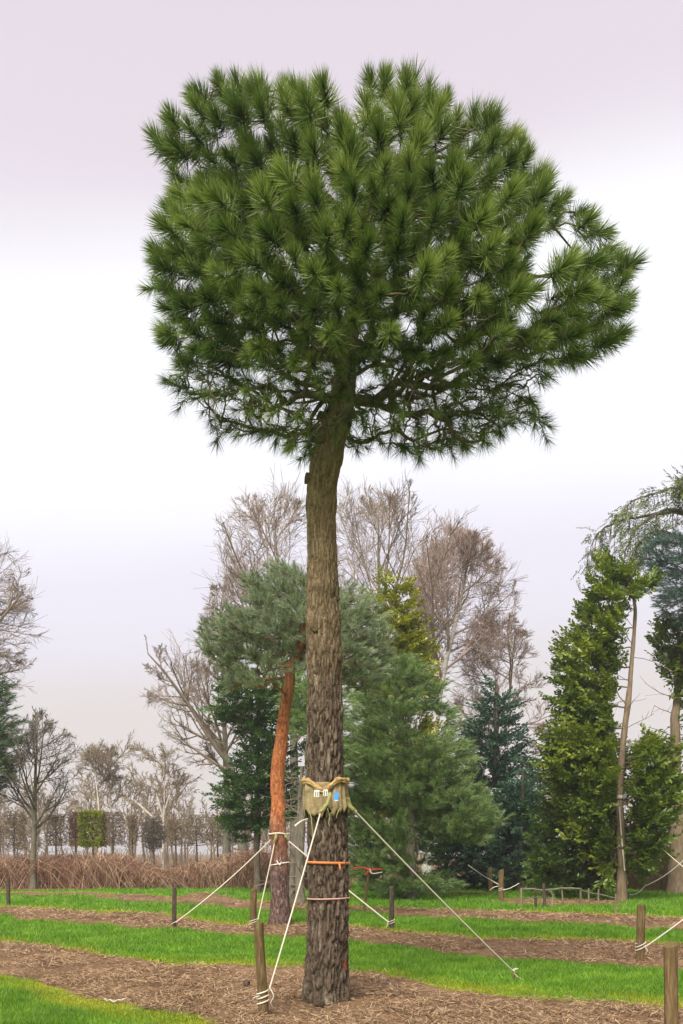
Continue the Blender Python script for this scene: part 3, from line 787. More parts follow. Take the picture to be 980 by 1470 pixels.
# the twisted band at the top dips to a knot at the front
c0, r0 = trunk_at(zpy(1126)); bp = []
for a in np.linspace(-np.pi / 2, 1.5 * np.pi, 49):
    dip = .115 * np.exp(-((a + np.pi / 2 + .12) / .55) ** 2) + .115 * np.exp(-((a - 1.5 * np.pi + .12) / .55) ** 2)
    bp.append([c0[0] + (r0 + .052) * np.cos(a), c0[1] + (r0 + .052) * np.sin(a), zpy(1119) - dip + .012 * math.sin(a * 5)])
bp = np.array(bp); br = .024 + .009 * np.sin(np.arange(49) * 1.7)
V, Q = tubes(bp, br, 8); obj('band', V, None, Q, M['burlap_band'], wrap, smooth=True)
V, Q = tubes(bp * [1, 1, 1] + [0, -.004, -.028], br * .6, 7); obj('band', V, None, Q, M['burlap_band'], wrap, smooth=True)
def box(c, sx, sy, sz, rz_=0., ry_=0.):
    s = np.array([[x, y, z] for x in (-1, 1) for y in (-1, 1) for z in (-1, 1)]) * np.array([sx, sy, sz]) / 2
    if ry_:
        s = s @ np.array([[math.cos(ry_), 0, -math.sin(ry_)], [0, 1, 0], [math.sin(ry_), 0, math.cos(ry_)]])
    if rz_:
        s = s @ np.array([[math.cos(rz_), math.sin(rz_), 0], [-math.sin(rz_), math.cos(rz_), 0], [0, 0, 1]])
    return s + c, np.array([[0, 1, 3, 2], [4, 6, 7, 5], [0, 4, 5, 1], [2, 3, 7, 6], [0, 2, 6, 4], [1, 5, 7, 3]])
yt = YP - .315
for n_, px_, py_, w_, h_, ry_, mt in (('white_tag', 454.5, 1139, .055, .072, .05, 'tag_white'), ('white_tag', 467, 1138, .05, .07, -.1, 'tag_white'), ('blue_tag', 482.5, 1143.5, .046, .098, .06, 'tag_blue')):
    p = W(px_, py_, yt)
    V, Q = box(p, w_, .006, h_, (px_ - 467) * .012, ry_); t_ = obj(n_, V, None, Q, M[mt], wrap)
    if mt == 'tag_white':
        for kk in (-.012, .012):
            V, Q = box(p + np.array([kk, -.006, -.003]), .009, .004, .05, (px_ - 467) * .012, ry_); obj('print', V, None, Q, M['print'], t_)
    else:
        V, Q = box(p + np.array([0, -.0045, -.044]), .040, .003, .008, (px_ - 467) * .012, ry_); obj('print', V, None, Q, M['tag_white'], t_)
# hanging strands under the sleeve
for px_, py0, py1, dx in ((470, 1160, 1186, 3), (478, 1162, 1178, -6), (488, 1160, 1174, -5), (444, 1164, 1205, 5)):
    P = np.array([W(px_, py0, YP - .27), W(px_ + dx * .8, (py0 + py1) / 2, YP - .285), W(px_ + dx, py1, YP - .28)])
    P, R = resample(P, [.007, .006, .004], 8, .004, rng); V, Q = tubes(P, R, 5); obj('strand', V, None, Q, M['old_rope'], wrap, smooth=True)
P, R = resample(np.array([W(441, 1176, YP - .2), W(432, 1179, YP - .35), W(423, 1186, YP - .4)]), [.011, .010, .012], 8); V, Q = tubes(P, R, 6); obj('strand', V, None, Q, M['rope'], wrap, smooth=True)
def tape(py, mat, name, label, cat, h, slope, knot=None):
    z = zpy(py); o = ring_band(z - h / 2, z + h / 2, .004, .004, mat, name, None, slope, .002, 2, 72, 0, 0, 1)
    tag(o, label, cat); return o
tape(1238.5, M['tape_orange'], 'orange_tape', 'orange marking tape tied round the tall pine trunk', 'tape', .028, -.006)
tape(1289.5, M['tape_pink'], 'pink_string', 'thin pink string round the tall pine below the orange tape', 'string', .014, .006)
P, R = resample(np.array([W(487, 1240, YP - .25), W(488, 1247, YP - .27), W(489, 1250, YP - .26)]), [.012, .007, .004], 6)
V, Q = tubes(P, R, 5); o = obj('orange_tape', V, None, Q, M['tape_orange']); o.parent = bpy.data.objects['orange_tape']; o.name = 'tape_end'
# red paint blaze near the foot: a thin daub following the bark
c, r = trunk_at(zpy(1384)); a = np.linspace(-.58, -.49, 4); zz = np.linspace(zpy(1391), zpy(1377), 8)
V = np.array([[trunk_at(z)[0][0] + (trunk_at(z)[1] + .022 + e) * math.cos(t + .1 * math.sin(z * 40)), trunk_at(z)[0][1] + (trunk_at(z)[1] + .022 + e) * math.sin(t + .1 * math.sin(z * 40)), z] for e in (0, -.02) for z in zz for t in a])
idx = np.arange(64).reshape(2, 8, 4)
Q = np.concatenate([np.stack([idx[s, :-1, :-1], idx[s, :-1, 1:], idx[s, 1:, 1:], idx[s, 1:, :-1]], -1).reshape(-1, 4) for s in (0, 1)])
o = obj('red_paint_mark', V, None, Q, M['paint_red'], pine, smooth=True)

# ------------------------------------------------------------------ Scots-type pine with the orange trunk
m = Mat('orange_pine_bark')
hz = m.n('ShaderNodeSeparateXYZ'); m.l(m.n('ShaderNodeNewGeometry').outputs['Position'], hz.inputs[0])
bn = m.noise(1.6, 6, .7, m.pos((14, 14, 5)), .6)
lowc = m.ramp(bn, [(.36, (.035, .022, .018)), (.48, (.12, .072, .058)), (.58, (.24, .15, .125)), (.70, (.42, .31, .27))])
orc = m.ramp(bn, [(.34, (.10, .035, .018)), (.45, (.36, .115, .040)), (.57, (.54, .19, .062)), (.72, (.66, .36, .19))])
hf = m.n('ShaderNodeMapRange'); hf.inputs[1].default_value = 2.1; hf.inputs[2].default_value = 3.4
m.l(m.math('ADD', hz.outputs[2], m.math('MULTIPLY', m.noise(1.1, 4), 1.6)), hf.inputs[0])
brc = m.ramp(bn, [(.32, (.10, .045, .022)), (.5, (.24, .115, .055)), (.7, (.38, .21, .11))])
h2 = m.n('ShaderNodeMapRange'); h2.inputs[1].default_value = 5.0; h2.inputs[2].default_value = 6.6
m.l(m.math('ADD', hz.outputs[2], m.math('MULTIPLY', m.noise(1.4, 4), .8)), h2.inputs[0])
M['scots_bark'] = m.done(m.mix(h2.outputs[0], m.mix(hf.outputs[0], lowc, orc), brc), .9, m.bump(bn, 1., .07))
rs = np.random.default_rng(3)
U_scots = [tuft(rs, 38, .115, .20, .0115, 1.2, .3, .25, False) for _ in range(5)]
U_white = [tuft(rs, 30, .17, .26, .015, 1.0, .25, .15, False) for _ in range(5)]
U_fir = [spray(rs, 21, .55, .065, .17, .2, .35) for _ in range(5)]
U_thuja = [spray(rs, 20, .50, .072, .20, .5, .3) for _ in range(5)]
U_yew = [spray(rs, 22, .42, .055, .16, .35, .4) for _ in range(5)]
U_weep = [spray(rs, 20, .60, .05, .14, .3, .4) for _ in range(4)]
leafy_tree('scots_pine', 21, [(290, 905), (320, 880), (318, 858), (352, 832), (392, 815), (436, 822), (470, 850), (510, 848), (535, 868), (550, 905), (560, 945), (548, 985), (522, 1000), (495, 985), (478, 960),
                               (440, 955), (420, 968), (385, 990), (350, 985), (318, 1000), (325, 965), (295, 935)],
           20.3, [(400, 1332), (401, 1290), (401, 1240), (400, 1185), (398, 1130), (402, 1080), (408, 1020), (415, 970), (419, 950), (432, 925), (440, 880), (446, 850)], .24,
           U_scots, M['scots'], M['scots_bark'], 'blue-green pine with a bright orange bare trunk', depth=.8, space=.30, ntry=14000, per=9, out=.6, up=.55, upx=False, sc=(.85, 1.35), power=.9, spread=.26, rmin=.011, void=(1.0, -.34, 1.3))

# ------------------------------------------------------------------ evergreen belt behind
leafy_tree('white_pine', 31, [(492, 985), (520, 965), (560, 940), (600, 945), (630, 985), (650, 1040), (668, 1065), (690, 1090), (678, 1120), (700, 1150), (718, 1165), (700, 1210), (680, 1245), (660, 1275), (600, 1288),
                               (530, 1284), (500, 1262), (488, 1200), (470, 1150), (480, 1080), (495, 1030)],
           32., [(590, 1290), (588, 1240), (591, 1190), (584, 1120), (578, 1050), (572, 990), (570, 955)], .24, U_white, M['white_pine'], M['bark_grey'],
           'soft light green pine leafy to the ground behind the tall trunk', depth=.75, space=.58, ntry=16000, per=24, out=.7, up=.4, upx=False, sc=(.95, 1.5), power=.9, spread=.26, rmin=.014, void=(.62, -.36, 5.1))
leafy_tree('golden_conifer', 33, [(538, 862), (552, 832), (572, 838), (590, 862), (604, 895), (620, 930), (622, 980), (630, 1060), (640, 1150), (560, 1240), (520, 1150), (528, 1000), (535, 930)],
           37., [(578, 1282), (576, 1150), (572, 1000), (568, 880), (566, 845)], .2, U_thuja, M['golden'], M['bark_thuja'],
           'yellow-green conifer top rising behind the soft light green pine', depth=.7, space=.62, ntry=7000, per=18, thin=lambda x, y: np.where(y > 1000, .12, 1.), out=.8, up=-.1, sc=(.8, 1.3), power=1., rmin=.015)
leafy_tree('dark_fir', 35, [(712, 972), (726, 985), (745, 1030), (756, 1065), (768, 1110), (778, 1160), (786, 1210), (780, 1262), (640, 1268), (622, 1230), (630, 1150), (648, 1100), (662, 1050), (682, 1000), (700, 976)],
           42., [(712, 1272), (712, 1150), (712, 1050), (712, 985), (712, 974)], .22, U_fir, M['fir'], M['bark_dark'],
           'dark blue-green fir with tiered branches beside the light green pine', depth=.85, space=.62, ntry=12000, per=10, out=1.1, up=.02, layer=17, sc=(.9, 1.45), power=1., spread=.27, rmin=.014)
leafy_tree('small_fir', 36, [(690, 1150), (755, 1085), (785, 1110), (790, 1180), (800, 1262), (690, 1266), (672, 1210)], 39., [(745, 1276), (748, 1180), (752, 1095)], .14, U_fir, M['fir'], M['bark_dark'],
           'short dark fir bush tucked against the taller dark fir', depth=.7, space=.6, ntry=5000, per=13, out=1., up=.0, layer=15, sc=(.7, 1.1), power=1., rmin=.012)
leafy_tree('yew_tree', 37, [(757, 1248), (768, 1190), (778, 1150), (795, 1105), (830, 1090), (862, 1100), (884, 1130), (888, 1200), (886, 1262), (850, 1282), (800, 1276), (765, 1266)],
           33., [(781, 1306), (784, 1240), (800, 1180), (822, 1110)], .12, U_yew, M['yew'], M['bark_dark'],
           'rounded deep green conifer bush with branches sweeping near the ground', depth=.75, space=.55, ntry=9000, per=17, out=.8, up=-.15, sc=(.8, 1.3), power=1., rmin=.012)
leafy_tree('tall_thuja', 39, [(866, 806), (884, 790), (905, 800), (925, 835), (918, 880), (895, 930), (884, 1010), (880, 1060), (915, 1080), (935, 1050), (958, 1080), (966, 1130), (962, 1190), (935, 1240), (905, 1262), (880, 1270),
                               (820, 1180), (796, 1110), (788, 1090), (800, 1045), (815, 985), (808, 945), (822, 925), (832, 895), (848, 870), (862, 845)],
           31., [(892, 1294), (892, 1230), (890, 1160), (892, 1090), (900, 1020), (907, 950), (911, 880), (905, 820)], .17, U_thuja, M['thuja'], M['bark_thuja'],
           'tall ragged bright green conifer with a pale bare trunk showing on one side', depth=.8, space=.50, ntry=15000, per=15, out=.8, up=-.1, sc=(.8, 1.35), power=.9, rmin=.014, bare=16, dmax=2.2, clear=[(880, 1300), (884, 1040), (898, 940), (903, 860), (918, 860), (925, 940), (912, 1040), (905, 1150), (903, 1300)],
           holes=((903, 1010, 14, 90), (895, 1150, 9, 30), (850, 1098, 10, 8)))
leafy_tree('dark_cedar', 41, [(328, 968), (380, 985), (440, 960), (448, 1100), (440, 1190), (412, 1165), (392, 1180), (352, 1212), (335, 1205), (320, 1190), (312, 1140), (332, 1090), (345, 1050), (312, 1030), (316, 990)],
           37., [(369, 1280), (369, 1200), (370, 1100), (371, 1000), (372, 960)], .16, U_yew, M['cedar'], M['bark_dark'],
           'dark green conifer with a thin straight trunk behind the orange-trunked pine', depth=.7, space=.60, ntry=8000, per=14, out=.9, up=-.2, sc=(.9, 1.5), power=.9, rmin=.012, holes=((425, 1100, 16, 70),))
leafy_tree('twin_stem_conifer', 43, [(408, 985), (450, 960), (500, 970), (505, 1060), (495, 1120), (460, 1100), (440, 1040), (412, 1060)],
           29., [(431, 1297), (430, 1240), (434, 1180), (440, 1100), (446, 1000)], .17, U_white, M['white_pine'], M['bark_grey'],
           'grey-barked pine with a mass of dead lower twigs beside the orange trunk', depth=.7, space=.55, ntry=4000, per=16, out=.8, up=.2, upx=False, sc=(.9, 1.4), power=.8, bare=46)
tw = bpy.data.objects['twin_stem_conifer']
P, R = resample(WP([(419, 1296), (421, 1240), (428, 1180), (434, 1100)], 29.2), [.14, .11, .09, .06], 12, .01, rs); V, Q = tubes(P, R, 9); obj('trunk', V, None, Q, M['bark_grey'], tw, smooth=True)
leafy_tree('edge_pine', 45, [(-60, 1120), (-60, 960), (-20, 930), (4, 985), (14, 1015), (26, 1035), (27, 1070), (22, 1105), (8, 1125), (-20, 1150)],
           40., [(-50, 1275), (-48, 1100), (-45, 960)], .25, U_white, M['cedar'], M['bark_dark'],
           'dark green pine poking in beside the slim bare tree', depth=.8, space=.55, ntry=5000, per=16, out=.8, up=.25, upx=False, sc=(1., 1.6), power=1.)
# edge trees on the far side: a blue cedar, a golden cypress with a stout trunk, an arching weeping cedar
leafy_tree('blue_cedar', 47, [(926, 780), (950, 768), (1010, 775), (1060, 840), (1060, 900), (1000, 900), (960, 885), (940, 850)], 34., [(1040, 1280), (1030, 1100), (1010, 900), (995, 800)], .26, U_white, M['bluecedar'], M['bark_dark'],
           'pale blue-green cedar foliage under the arching cedar bough', depth=.7, space=.5, ntry=5000, per=18, out=.8, up=.2, upx=False, sc=(.9, 1.4), power=.8)
leafy_tree('golden_cypress', 49, [(940, 910), (960, 888), (1010, 880), (1060, 930), (1060, 1060), (1000, 1060), (985, 1010), (962, 985), (942, 950)], 36., [(972, 1276), (971, 1180), (968, 1080), (972, 1000), (985, 900)], .36, U_thuja, M['thuja'], M['bark_thuja'],
           'stout mossy trunk carrying yellow-green cypress sprays', depth=.7, space=.6, ntry=4000, per=14, out=.9, up=-.2, sc=(.9, 1.4), power=.8, bare=14)
rw = np.random.default_rng(51); YW = 39.
wc = thing('weeping_cedar', (W(1075, 0, YW)[0], YW, gz(W(1075, 0, YW)[0], YW)), 'cedar with long arching boughs of drooping olive green sprays', 'tree')
P, R = resample(WP([(1075, 1281), (1070, 1100), (1055, 900), (1035, 760), (1015, 705)], YW), [.4, .34, .26, .16, .06], 16, .02, rw); V, Q = tubes(P, R, 10); obj('trunk', V, None, Q, M['bark_dark'], wc, smooth=True)
parts, fp, fd = [], [], []
for k, (pl, dy, hang) in enumerate(([((1030, 740), (990, 702), (940, 708), (905, 722), (890, 740)), 0, 1.], [((1040, 790), (1000, 745), (950, 735), (910, 765), (895, 790), (884, 830)), -.6, 1.1], [((1040, 770), (980, 735), (920, 738), (880, 748), (862, 762), (850, 792)), .8, 1.4],
                            [((1040, 800), (960, 760), (930, 765), (915, 800)), 1., .8], [((1020, 720), (985, 700), (960, 700)), -1., .8], [((1040, 780), (1090, 720), (1140, 740)), 0, 1.], [((1045, 840), (1100, 790), (1150, 820)), -1, 1.])):
    L = WP(pl, YW); L[:, 1] += np.linspace(0, dy, len(L)); Ln, Rn = resample(L, np.linspace(.09, .015, len(L)), 30, .02, rw); parts.append(tubes(Ln, Rn, 5))
    s = rw.integers(6, 30, 170); p = Ln[s] + rw.normal(size=(170, 3)) * [.25, .35, .12]
    h = rw.random((170, 1)) ** 1.5 * hang
    fp.append(p - np.array([0, 0, 1.]) * h); tan = norm(np.gradient(Ln, axis=0))[s]
    fd.append(norm(tan * .6 + np.array([0, 0, -.9]) * (.25 + h) + rw.normal(size=(170, 3)) * .3))
    st = rw.integers(8, 30, 26); A = Ln[st]; B = A + np.stack([rw.normal(size=26) * .15, rw.normal(size=26) * .15, -hang * rw.uniform(.5, 1.2, 26)], 1)
    parts.append(tubes(np.stack([A, (A + B) / 2 + rw.normal(size=(26, 3)) * .05, B], 1), np.tile([.018, .013, .008], (26, 1)), 3))
V, Q = merge(parts); obj('boughs', V, None, Q, M['bark_dark'], wc)['kind'] = 'stuff'
fp = np.concatenate(fp); V, Tt, at = join_units(U_weep, fp, np.concatenate(fd), rw.uniform(.6, 1.1, len(fp)), rw, True)
o = obj('crown', V, Tt, None, M['weeping'], wc, attrs=at); o['kind'] = 'stuff'

# ------------------------------------------------------------------ bare trees
rb = np.random.default_rng(61)
def lev(n1, n2, n3, n4, l1, a1=.75, up=.6, rmin=.016, t0=.35, l2=.66, l3=.58, l4=.85):
    return [dict(n=n1, t0=t0, t1=1., ang=a1, angv=.15, L=l1, K=9, up=up, wob=.055, rf=.62, rmin=rmin * 2.4, rend=.3, lin=.35, S=6),
            dict(n=n2, t0=.22, t1=1., ang=.68, angv=.2, L=l2, K=7, up=up * .5, wob=.09, rf=.6, rmin=rmin * 1.5, S=4),
            dict(n=n3, t0=.2, t1=1., ang=.68, angv=.22, L=l3, K=4, up=.25, wob=.13, rf=.62, rmin=rmin, S=3),
            dict(n=n4, t0=.15, t1=1., ang=.55, angv=.2, L=l4, K=2, up=.1, wob=.1, rf=.65, rmin=rmin * .8, S=3)]
tw_ = (M['bark_grey'], M['twig'])
K1 = [(278, 1010), (288, 905), (330, 800), (310, 762), (340, 716), (400, 706), (460, 730), (490, 800), (490, 1010)]
K2 = [(440, 1010), (450, 765), (492, 704), (540, 692), (600, 706), (648, 750), (662, 850), (640, 1010)]
K3 = [(203, 935), (240, 922), (290, 950), (335, 980), (370, 1130), (290, 1130), (250, 1068), (212, 1015)]
K4 = [(290, 1100), (278, 960), (300, 840), (345, 830), (360, 1100)]
K5 = [(590, 1010), (598, 800), (640, 755), (700, 768), (745, 832), (742, 872), (722, 965), (650, 1010)]
K6 = [(650, 1110), (656, 905), (700, 862), (750, 895), (775, 955), (800, 1030), (802, 1110)]
K7 = [(745, 1200), (750, 1060), (790, 1030), (815, 1080), (812, 1200)]
K8 = [(-260, 1110), (-170, 700), (0, 726), (16, 790), (40, 830), (53, 890), (46, 960), (50, 1000), (40, 1040), (0, 1056), (-40, 1110)]
K9 = [(-12, 1230), (-6, 1130), (28, 1050), (58, 1018), (106, 1056), (138, 1140), (118, 1230)]
bare_tree('oak_tree', rb, None, 54., [(425, 1264), (422, 1120), (415, 1000), (405, 900), (395, 760)], .34, lev(15, 8, 7, 6, .62, .75, .45), tw_, 'spreading bare tree crown left of the tall trunk above the blue-green pine', 'bare trees behind the evergreens', keep=K1)
bare_tree('oak_tree', rb, None, 57., [(548, 1262), (546, 1120), (545, 1000), (545, 900), (543, 740)], .38, lev(17, 8, 7, 6, .58, .65, .6), tw_, 'big fan-shaped bare tree rising highest behind the evergreens', 'bare trees behind the evergreens', keep=K2)
bare_tree('oak_tree', rb, None, 48., [(352, 1268), (345, 1180), (335, 1110), (310, 1060), (275, 1020), (245, 975), (212, 938)], .28, lev(12, 7, 6, 6, .45, .8, .5, .013, .3), (M['bark_grey'], M['twig']), 'low bare tree with a crooked limb reaching out over the far birches', 'bare trees behind the evergreens', keep=K3)
bare_tree('oak_tree', rb, None, 51., [(325, 1266), (325, 1120), (320, 1000), (318, 860)], .26, lev(14, 8, 8, 7, .45, .9, .4, .014), (M['bark_grey'], M['twig']), 'slender bare tree half hidden behind the dark cedar', 'bare trees behind the evergreens', keep=K4)
bare_tree('birch_tree', rb, None, 50., [(612, 1268), (620, 1100), (632, 985), (648, 920), (664, 850), (676, 780)], .26, lev(20, 9, 8, 8, .42, .8, .4, .013), (M['birch'], M['twig_pink']), 'leaning pale-barked bare birch behind the light green pine', 'bare trees behind the evergreens', keep=K5)
bare_tree('birch_tree', rb, None, 53., [(722, 1265), (724, 1150), (728, 1040), (735, 960), (730, 880)], .2, lev(18, 8, 8, 8, .36, 1.0, -.25, .013), (M['birch'], M['twig_pink']), 'weeping pinkish birch with dense fine twigs behind the dark fir', 'bare trees behind the evergreens', keep=K6)
bare_tree('birch_tree', rb, None, 47., [(792, 1270), (790, 1200), (785, 1120), (782, 1045)], .14, lev(13, 8, 8, 6, .5, 1.0, -.3, .013), (M['birch'], M['twig_pink']), 'small russet bare tree showing between the dark fir and green conifer', 'bare trees behind the evergreens', keep=K7)
bare_tree('edge_bare_tree', rb, None, 46., [(-75, 1270), (-74, 1150), (-72, 1000), (-68, 880), (-66, 740)], .36, lev(20, 8, 8, 7, .42, 1.05, .15, .013), (M['bark_dark'], M['twig']), 'large bare tree with fine twigs arching in from outside', 'bare trees by the bramble thicket', keep=K8)
bare_tree('slim_bare_tree', rb, None, 41., [(48, 1273), (48, 1200), (50, 1140), (52, 1080), (54, 1026)], .15, lev(20, 8, 6, 5, .46, .85, .55, .010, .25), (M['bark_grey'], M['twig_dark']), 'slim bare tree with a mossy trunk standing in front of the brambles', 'bare trees by the bramble thicket', keep=K9)
def birch(seed, pl, lab, Y=88.):
    bare_tree('birch_tree', np.random.default_rng(seed), None, Y, pl, .15, lev(13, 7, 6, 5, .36, .75, -.25, .024, .4), (M['birch'], M['far_twig']), lab, 'far white birches')
birch(71, [(233, 1248), (234, 1190), (236, 1140), (234, 1095)], 'far white-stemmed birch with forked pale limbs')
birch(72, [(146, 1248), (143, 1180), (138, 1120), (137, 1100)], 'far white birch with thin straight stem beyond the clipped trees', 92.)
birch(73, [(166, 1248), (161, 1180), (157, 1125), (156, 1095)], 'far white birch with slightly leaning stem beyond the bright clipped tree', 95.)
b0 = [o for o in bpy.data.objects if o.get('label', '').startswith('far white-stemmed')][0]
for pl in ([(234, 1172), (222, 1135), (212, 1122)], [(235, 1170), (244, 1140), (258, 1118)], [(232, 1185), (205, 1160), (192, 1148)]):
    P, R = resample(WP(pl, 88.), [.12, .10, .06], 8); V, Q = tubes(P, R, 6); obj('limb', V, None, Q, M['birch'], b0, smooth=True)

# far wood: one hazy mass of bare trees closing the view
rf_ = np.random.default_rng(81)
parts = []
nf = 160
X0 = np.concatenate([rf_.uniform(-80, -8, 110), rf_.uniform(-8, 95, 50)]); Y0 = rf_.uniform(105, 150, nf); hgt = rf_.uniform(5.5, 13, nf) * (.85 + .25 * (Y0 - 105) / 45)
tr = np.stack([np.stack([X0, Y0, np.zeros(nf) - .2], 1), np.stack([X0 + rf_.normal(size=nf) * .3, Y0, hgt * .33], 1), np.stack([X0 + rf_.normal(size=nf) * .5, Y0, hgt * .66], 1), np.stack([X0 + rf_.normal(size=nf) * .7, Y0, hgt], 1)], 1)
tR = np.tile([.17, .13, .09, .04], (nf, 1)); parts.append(tubes(tr, tR, 4))
A, B = grow(rf_, tr, tR, 9, .2, 1., .75, .2, .42, 5, .5, .1, .6, .4, .05); parts.append(tubes(A, B, 3))
A, B = grow(rf_, A, B, 6, .2, 1., .75, .25, .55, 4, .3, .12, .6, .4, .035); parts.append(tubes(A, B, 3))
A, B = grow(rf_, A, B, 3, .2, 1., .7, .25, .9, 2, .2, .12, .6, .4, .06); parts.append(tubes(A, B, 3))
V, Q = merge(parts); o = obj('far_wood', V, None, Q, M['far_twig'])
tag(o, 'far-off brown winter wood closing the view', 'woodland', kind='stuff')

# ------------------------------------------------------------------ row of clipped trees before the wood
rc = np.random.default_rng(91)
def clipped(px, y0, y1, w, mat, lab, Y=56., dome=False, leaf=False, n=420, yb=1255):
    s = Y / FPX; bx = W(px, 0, Y)[0]; z0, z1 = W(0, y1, Y)[2], W(0, y0, Y)[2]; hw = w * s / 2
    root = thing('clipped_tree', (bx, Y, gz(bx, Y)), lab, 'tree', 'row of clipped trees')
    P = np.array([[bx, Y, gz(bx, Y) - .1], [bx + .02, Y, (z0 + gz(bx, Y)) / 2], [bx, Y, z0 + .2], [bx, Y, z1 - .2]]); V, Q = tubes(P, np.array([.075, .065, .055, .025]), 7); obj('trunk', V, None, Q, M['bark_dark'], root, smooth=True)
    u = rc.uniform(-1, 1, (n, 3)); 
    if dome:
        u = norm(rc.normal(size=(n, 3))) * rc.random((n, 1)) ** .33
    c = np.array([bx, Y, (z0 + z1) / 2]); p = c + u * np.array([hw, hw * .8, (z1 - z0) / 2]); 
    d = norm(rc.normal(size=(n, 3)) * [1, 1, .8] + [0, 0, .4]); L = rc.uniform(.25, .6, (n, 1))
    q = np.clip(p + d * L, c - np.array([hw, hw, (z1 - z0) / 2]) * 1.03, c + np.array([hw, hw, (z1 - z0) / 2]) * 1.03)
    V, Q = tubes(np.stack([p, (p + q) / 2 + rc.normal(size=(n, 3)) * .03, q], 1), np.tile([.016, .014, .009], (n, 1)), 3)
    if leaf:
        obj('branches', V, None, Q, M['hedge_twig'], root)
        U = [spray(rc, 10, .22, .07, .11, .1, .6) for _ in range(3)]
        u = rc.uniform(-1, 1, (900, 3)); ax = rc.integers(0, 3, 900); u[np.arange(900), ax] = np.sign(u[np.arange(900), ax]) * rc.uniform(.85, 1, 900)
        pp = c + u * np.array([hw, hw, (z1 - z0) / 2]) * .94
        V, Tt, at = join_units(U, pp, norm(u + rc.normal(size=(900, 3)) * .6), rc.uniform(.8, 1.3, 900), rc)
        obj('crown', V, Tt, None, mat, root, attrs=at)['kind'] = 'stuff'
    else:
        o = obj('crown', V, None, Q, mat, root); o['kind'] = 'stuff'
clipped(133, 1166, 1213, 28, M['cliphedge'], 'clipped box-shaped tree in bright green leaf', leaf=True)
clipped(162, 1166, 1213, 30, M['hedge_twig'], 'clipped olive-brown tree next to the bright green one', n=620)
clipped(108, 1166, 1214, 20, M['bramble'], 'clipped purplish-brown square tree beside the bright green one', n=640)
clipped(20, 1166, 1222, 30, M['hedge_twig'], 'clipped brown tree beside the slim bare tree', n=620)
clipped(80, 1170, 1214, 26, M['hedge_twig'], 'clipped brown tree between the slim bare tree and the purplish one', n=520)
clipped(190, 1170, 1214, 14, M['hedge_twig'], 'narrow clipped tree next to the domed one', n=300)
clipped(220, 1172, 1222, 36, M['twig_dark'], 'clipped tree with a dense grey domed head', dome=True, n=900)
clipped(252, 1176, 1214, 24, M['hedge_twig'], 'clipped brown tree following the grey domed one', n=420)
clipped(282, 1170, 1214, 32, M['far_twig'], 'wide clipped pale brown tree beyond the bramble top', n=560)
clipped(312, 1174, 1214, 26, M['hedge_twig'], 'clipped brown tree beside the dark conifer', n=460)
clipped(-14, 1168, 1220, 28, M['hedge_twig'], 'clipped brown tree at the end of the row by the large bare tree', n=400)
clipped(344, 1172, 1214, 28, M['far_twig'], 'last clipped tree of the row partly behind the dark conifer', n=420)
# low scrub under the row
def canes(rg, n, xf, yf, hmin, hmax, r, lean=.8):
    x = xf(n); y = yf(n); h = rg.uniform(hmin, hmax, n); z = np.zeros(n) - .05
    a = rg.random(n) * 2 * np.pi; l = rg.uniform(.2, 1., n) * lean * h
    dx, dy = np.cos(a) * l, np.sin(a) * l * .7
    t = np.array([0, .35, .65, .85, 1.])
    hz_ = np.stack([np.zeros(n), h * .62, h * .95, h * 1.0, h * rg.uniform(.55, .98, n)], 1)
    P = np.stack([x[:, None] + dx[:, None] * t, y[:, None] + dy[:, None] * t, z[:, None] + hz_], -1) + rg.normal(size=(n, 5, 3)) * .05
    P[:, 0, 2] = -.05
    global CANE_RND
    CANE_RND = np.repeat(rg.random(n), 15)
    return tubes(P, np.tile(np.linspace(1.1, .5, 5), (n, 1)) * r * rg.uniform(.7, 1.3, (n, 1)), 3)
rk = np.random.default_rng(95)
m = Mat('bramble_canes')
f = m.math('ADD', m.math('MULTIPLY', m.attr('rnd'), .75), m.math('MULTIPLY', m.noise(.5, 3), .45))
M['bramble_canes'] = m.done(m.ramp(f, [(.15, (.075, .030, .020)), (.45, (.175, .080, .050)), (.75, (.30, .165, .10)), (1.0, (.50, .36, .24))]), .8)
sets, rn_ = [], []
bump_x = lambda x: .78 + .42 * (vnoise(np.stack([x * .45, x * 0, x * 0 + 2.5], -1), 5) + .5)
for n_, ya, yb, h0, h1, r_, le in ((2600, 41.6, 5.0, .7, 1.55, .010, .8), (1000, 41.0, 1.2, .25, .8, .009, 1.2), (2300, 40.9, 3.0, .9, 1.45, .010, 2.2), (420, 41.0, 2.6, .8, 1.6, .019, 1.6)):
    V, Q = canes(rk, n_, lambda n: rk.uniform(-21, .4, n), lambda n: ya + rk.random(n) ** 1.2 * yb, h0, h1, r_, le)
    V = V.copy(); V[:, 2] *= bump_x(V[:, 0]); sets.append((V, Q)); rn_.append(CANE_RND if r_ < .015 else CANE_RND * .3 + .7)
V, Q = merge(sets)
tag(obj('bramble_thicket', V, None, Q, M['bramble_canes'], attrs={'rnd': np.concatenate(rn_)}), 'dense reddish-brown bramble thicket along the far turf edge', 'brambles', kind='stuff')
V, Q = canes(rk, 1400, lambda n: rk.uniform(13.2, 17.5, n), lambda n: rk.uniform(38, 42, n), .8, 2.6, .012, .5)
tag(obj('russet_scrub', V, None, Q, M['russet']), 'russet leafless scrub behind the stout cypress trunk', 'scrub', kind='stuff')
V, Q = canes(rk, 1500, lambda n: rk.uniform(-30, 24, n), lambda n: rk.uniform(58, 66, n), .6, 2.2, .022, .6)
tag(obj('far_undergrowth', V, None, Q, M['hedge_twig']), 'low brown undergrowth beneath the clipped trees and evergreens', 'undergrowth', kind='stuff')

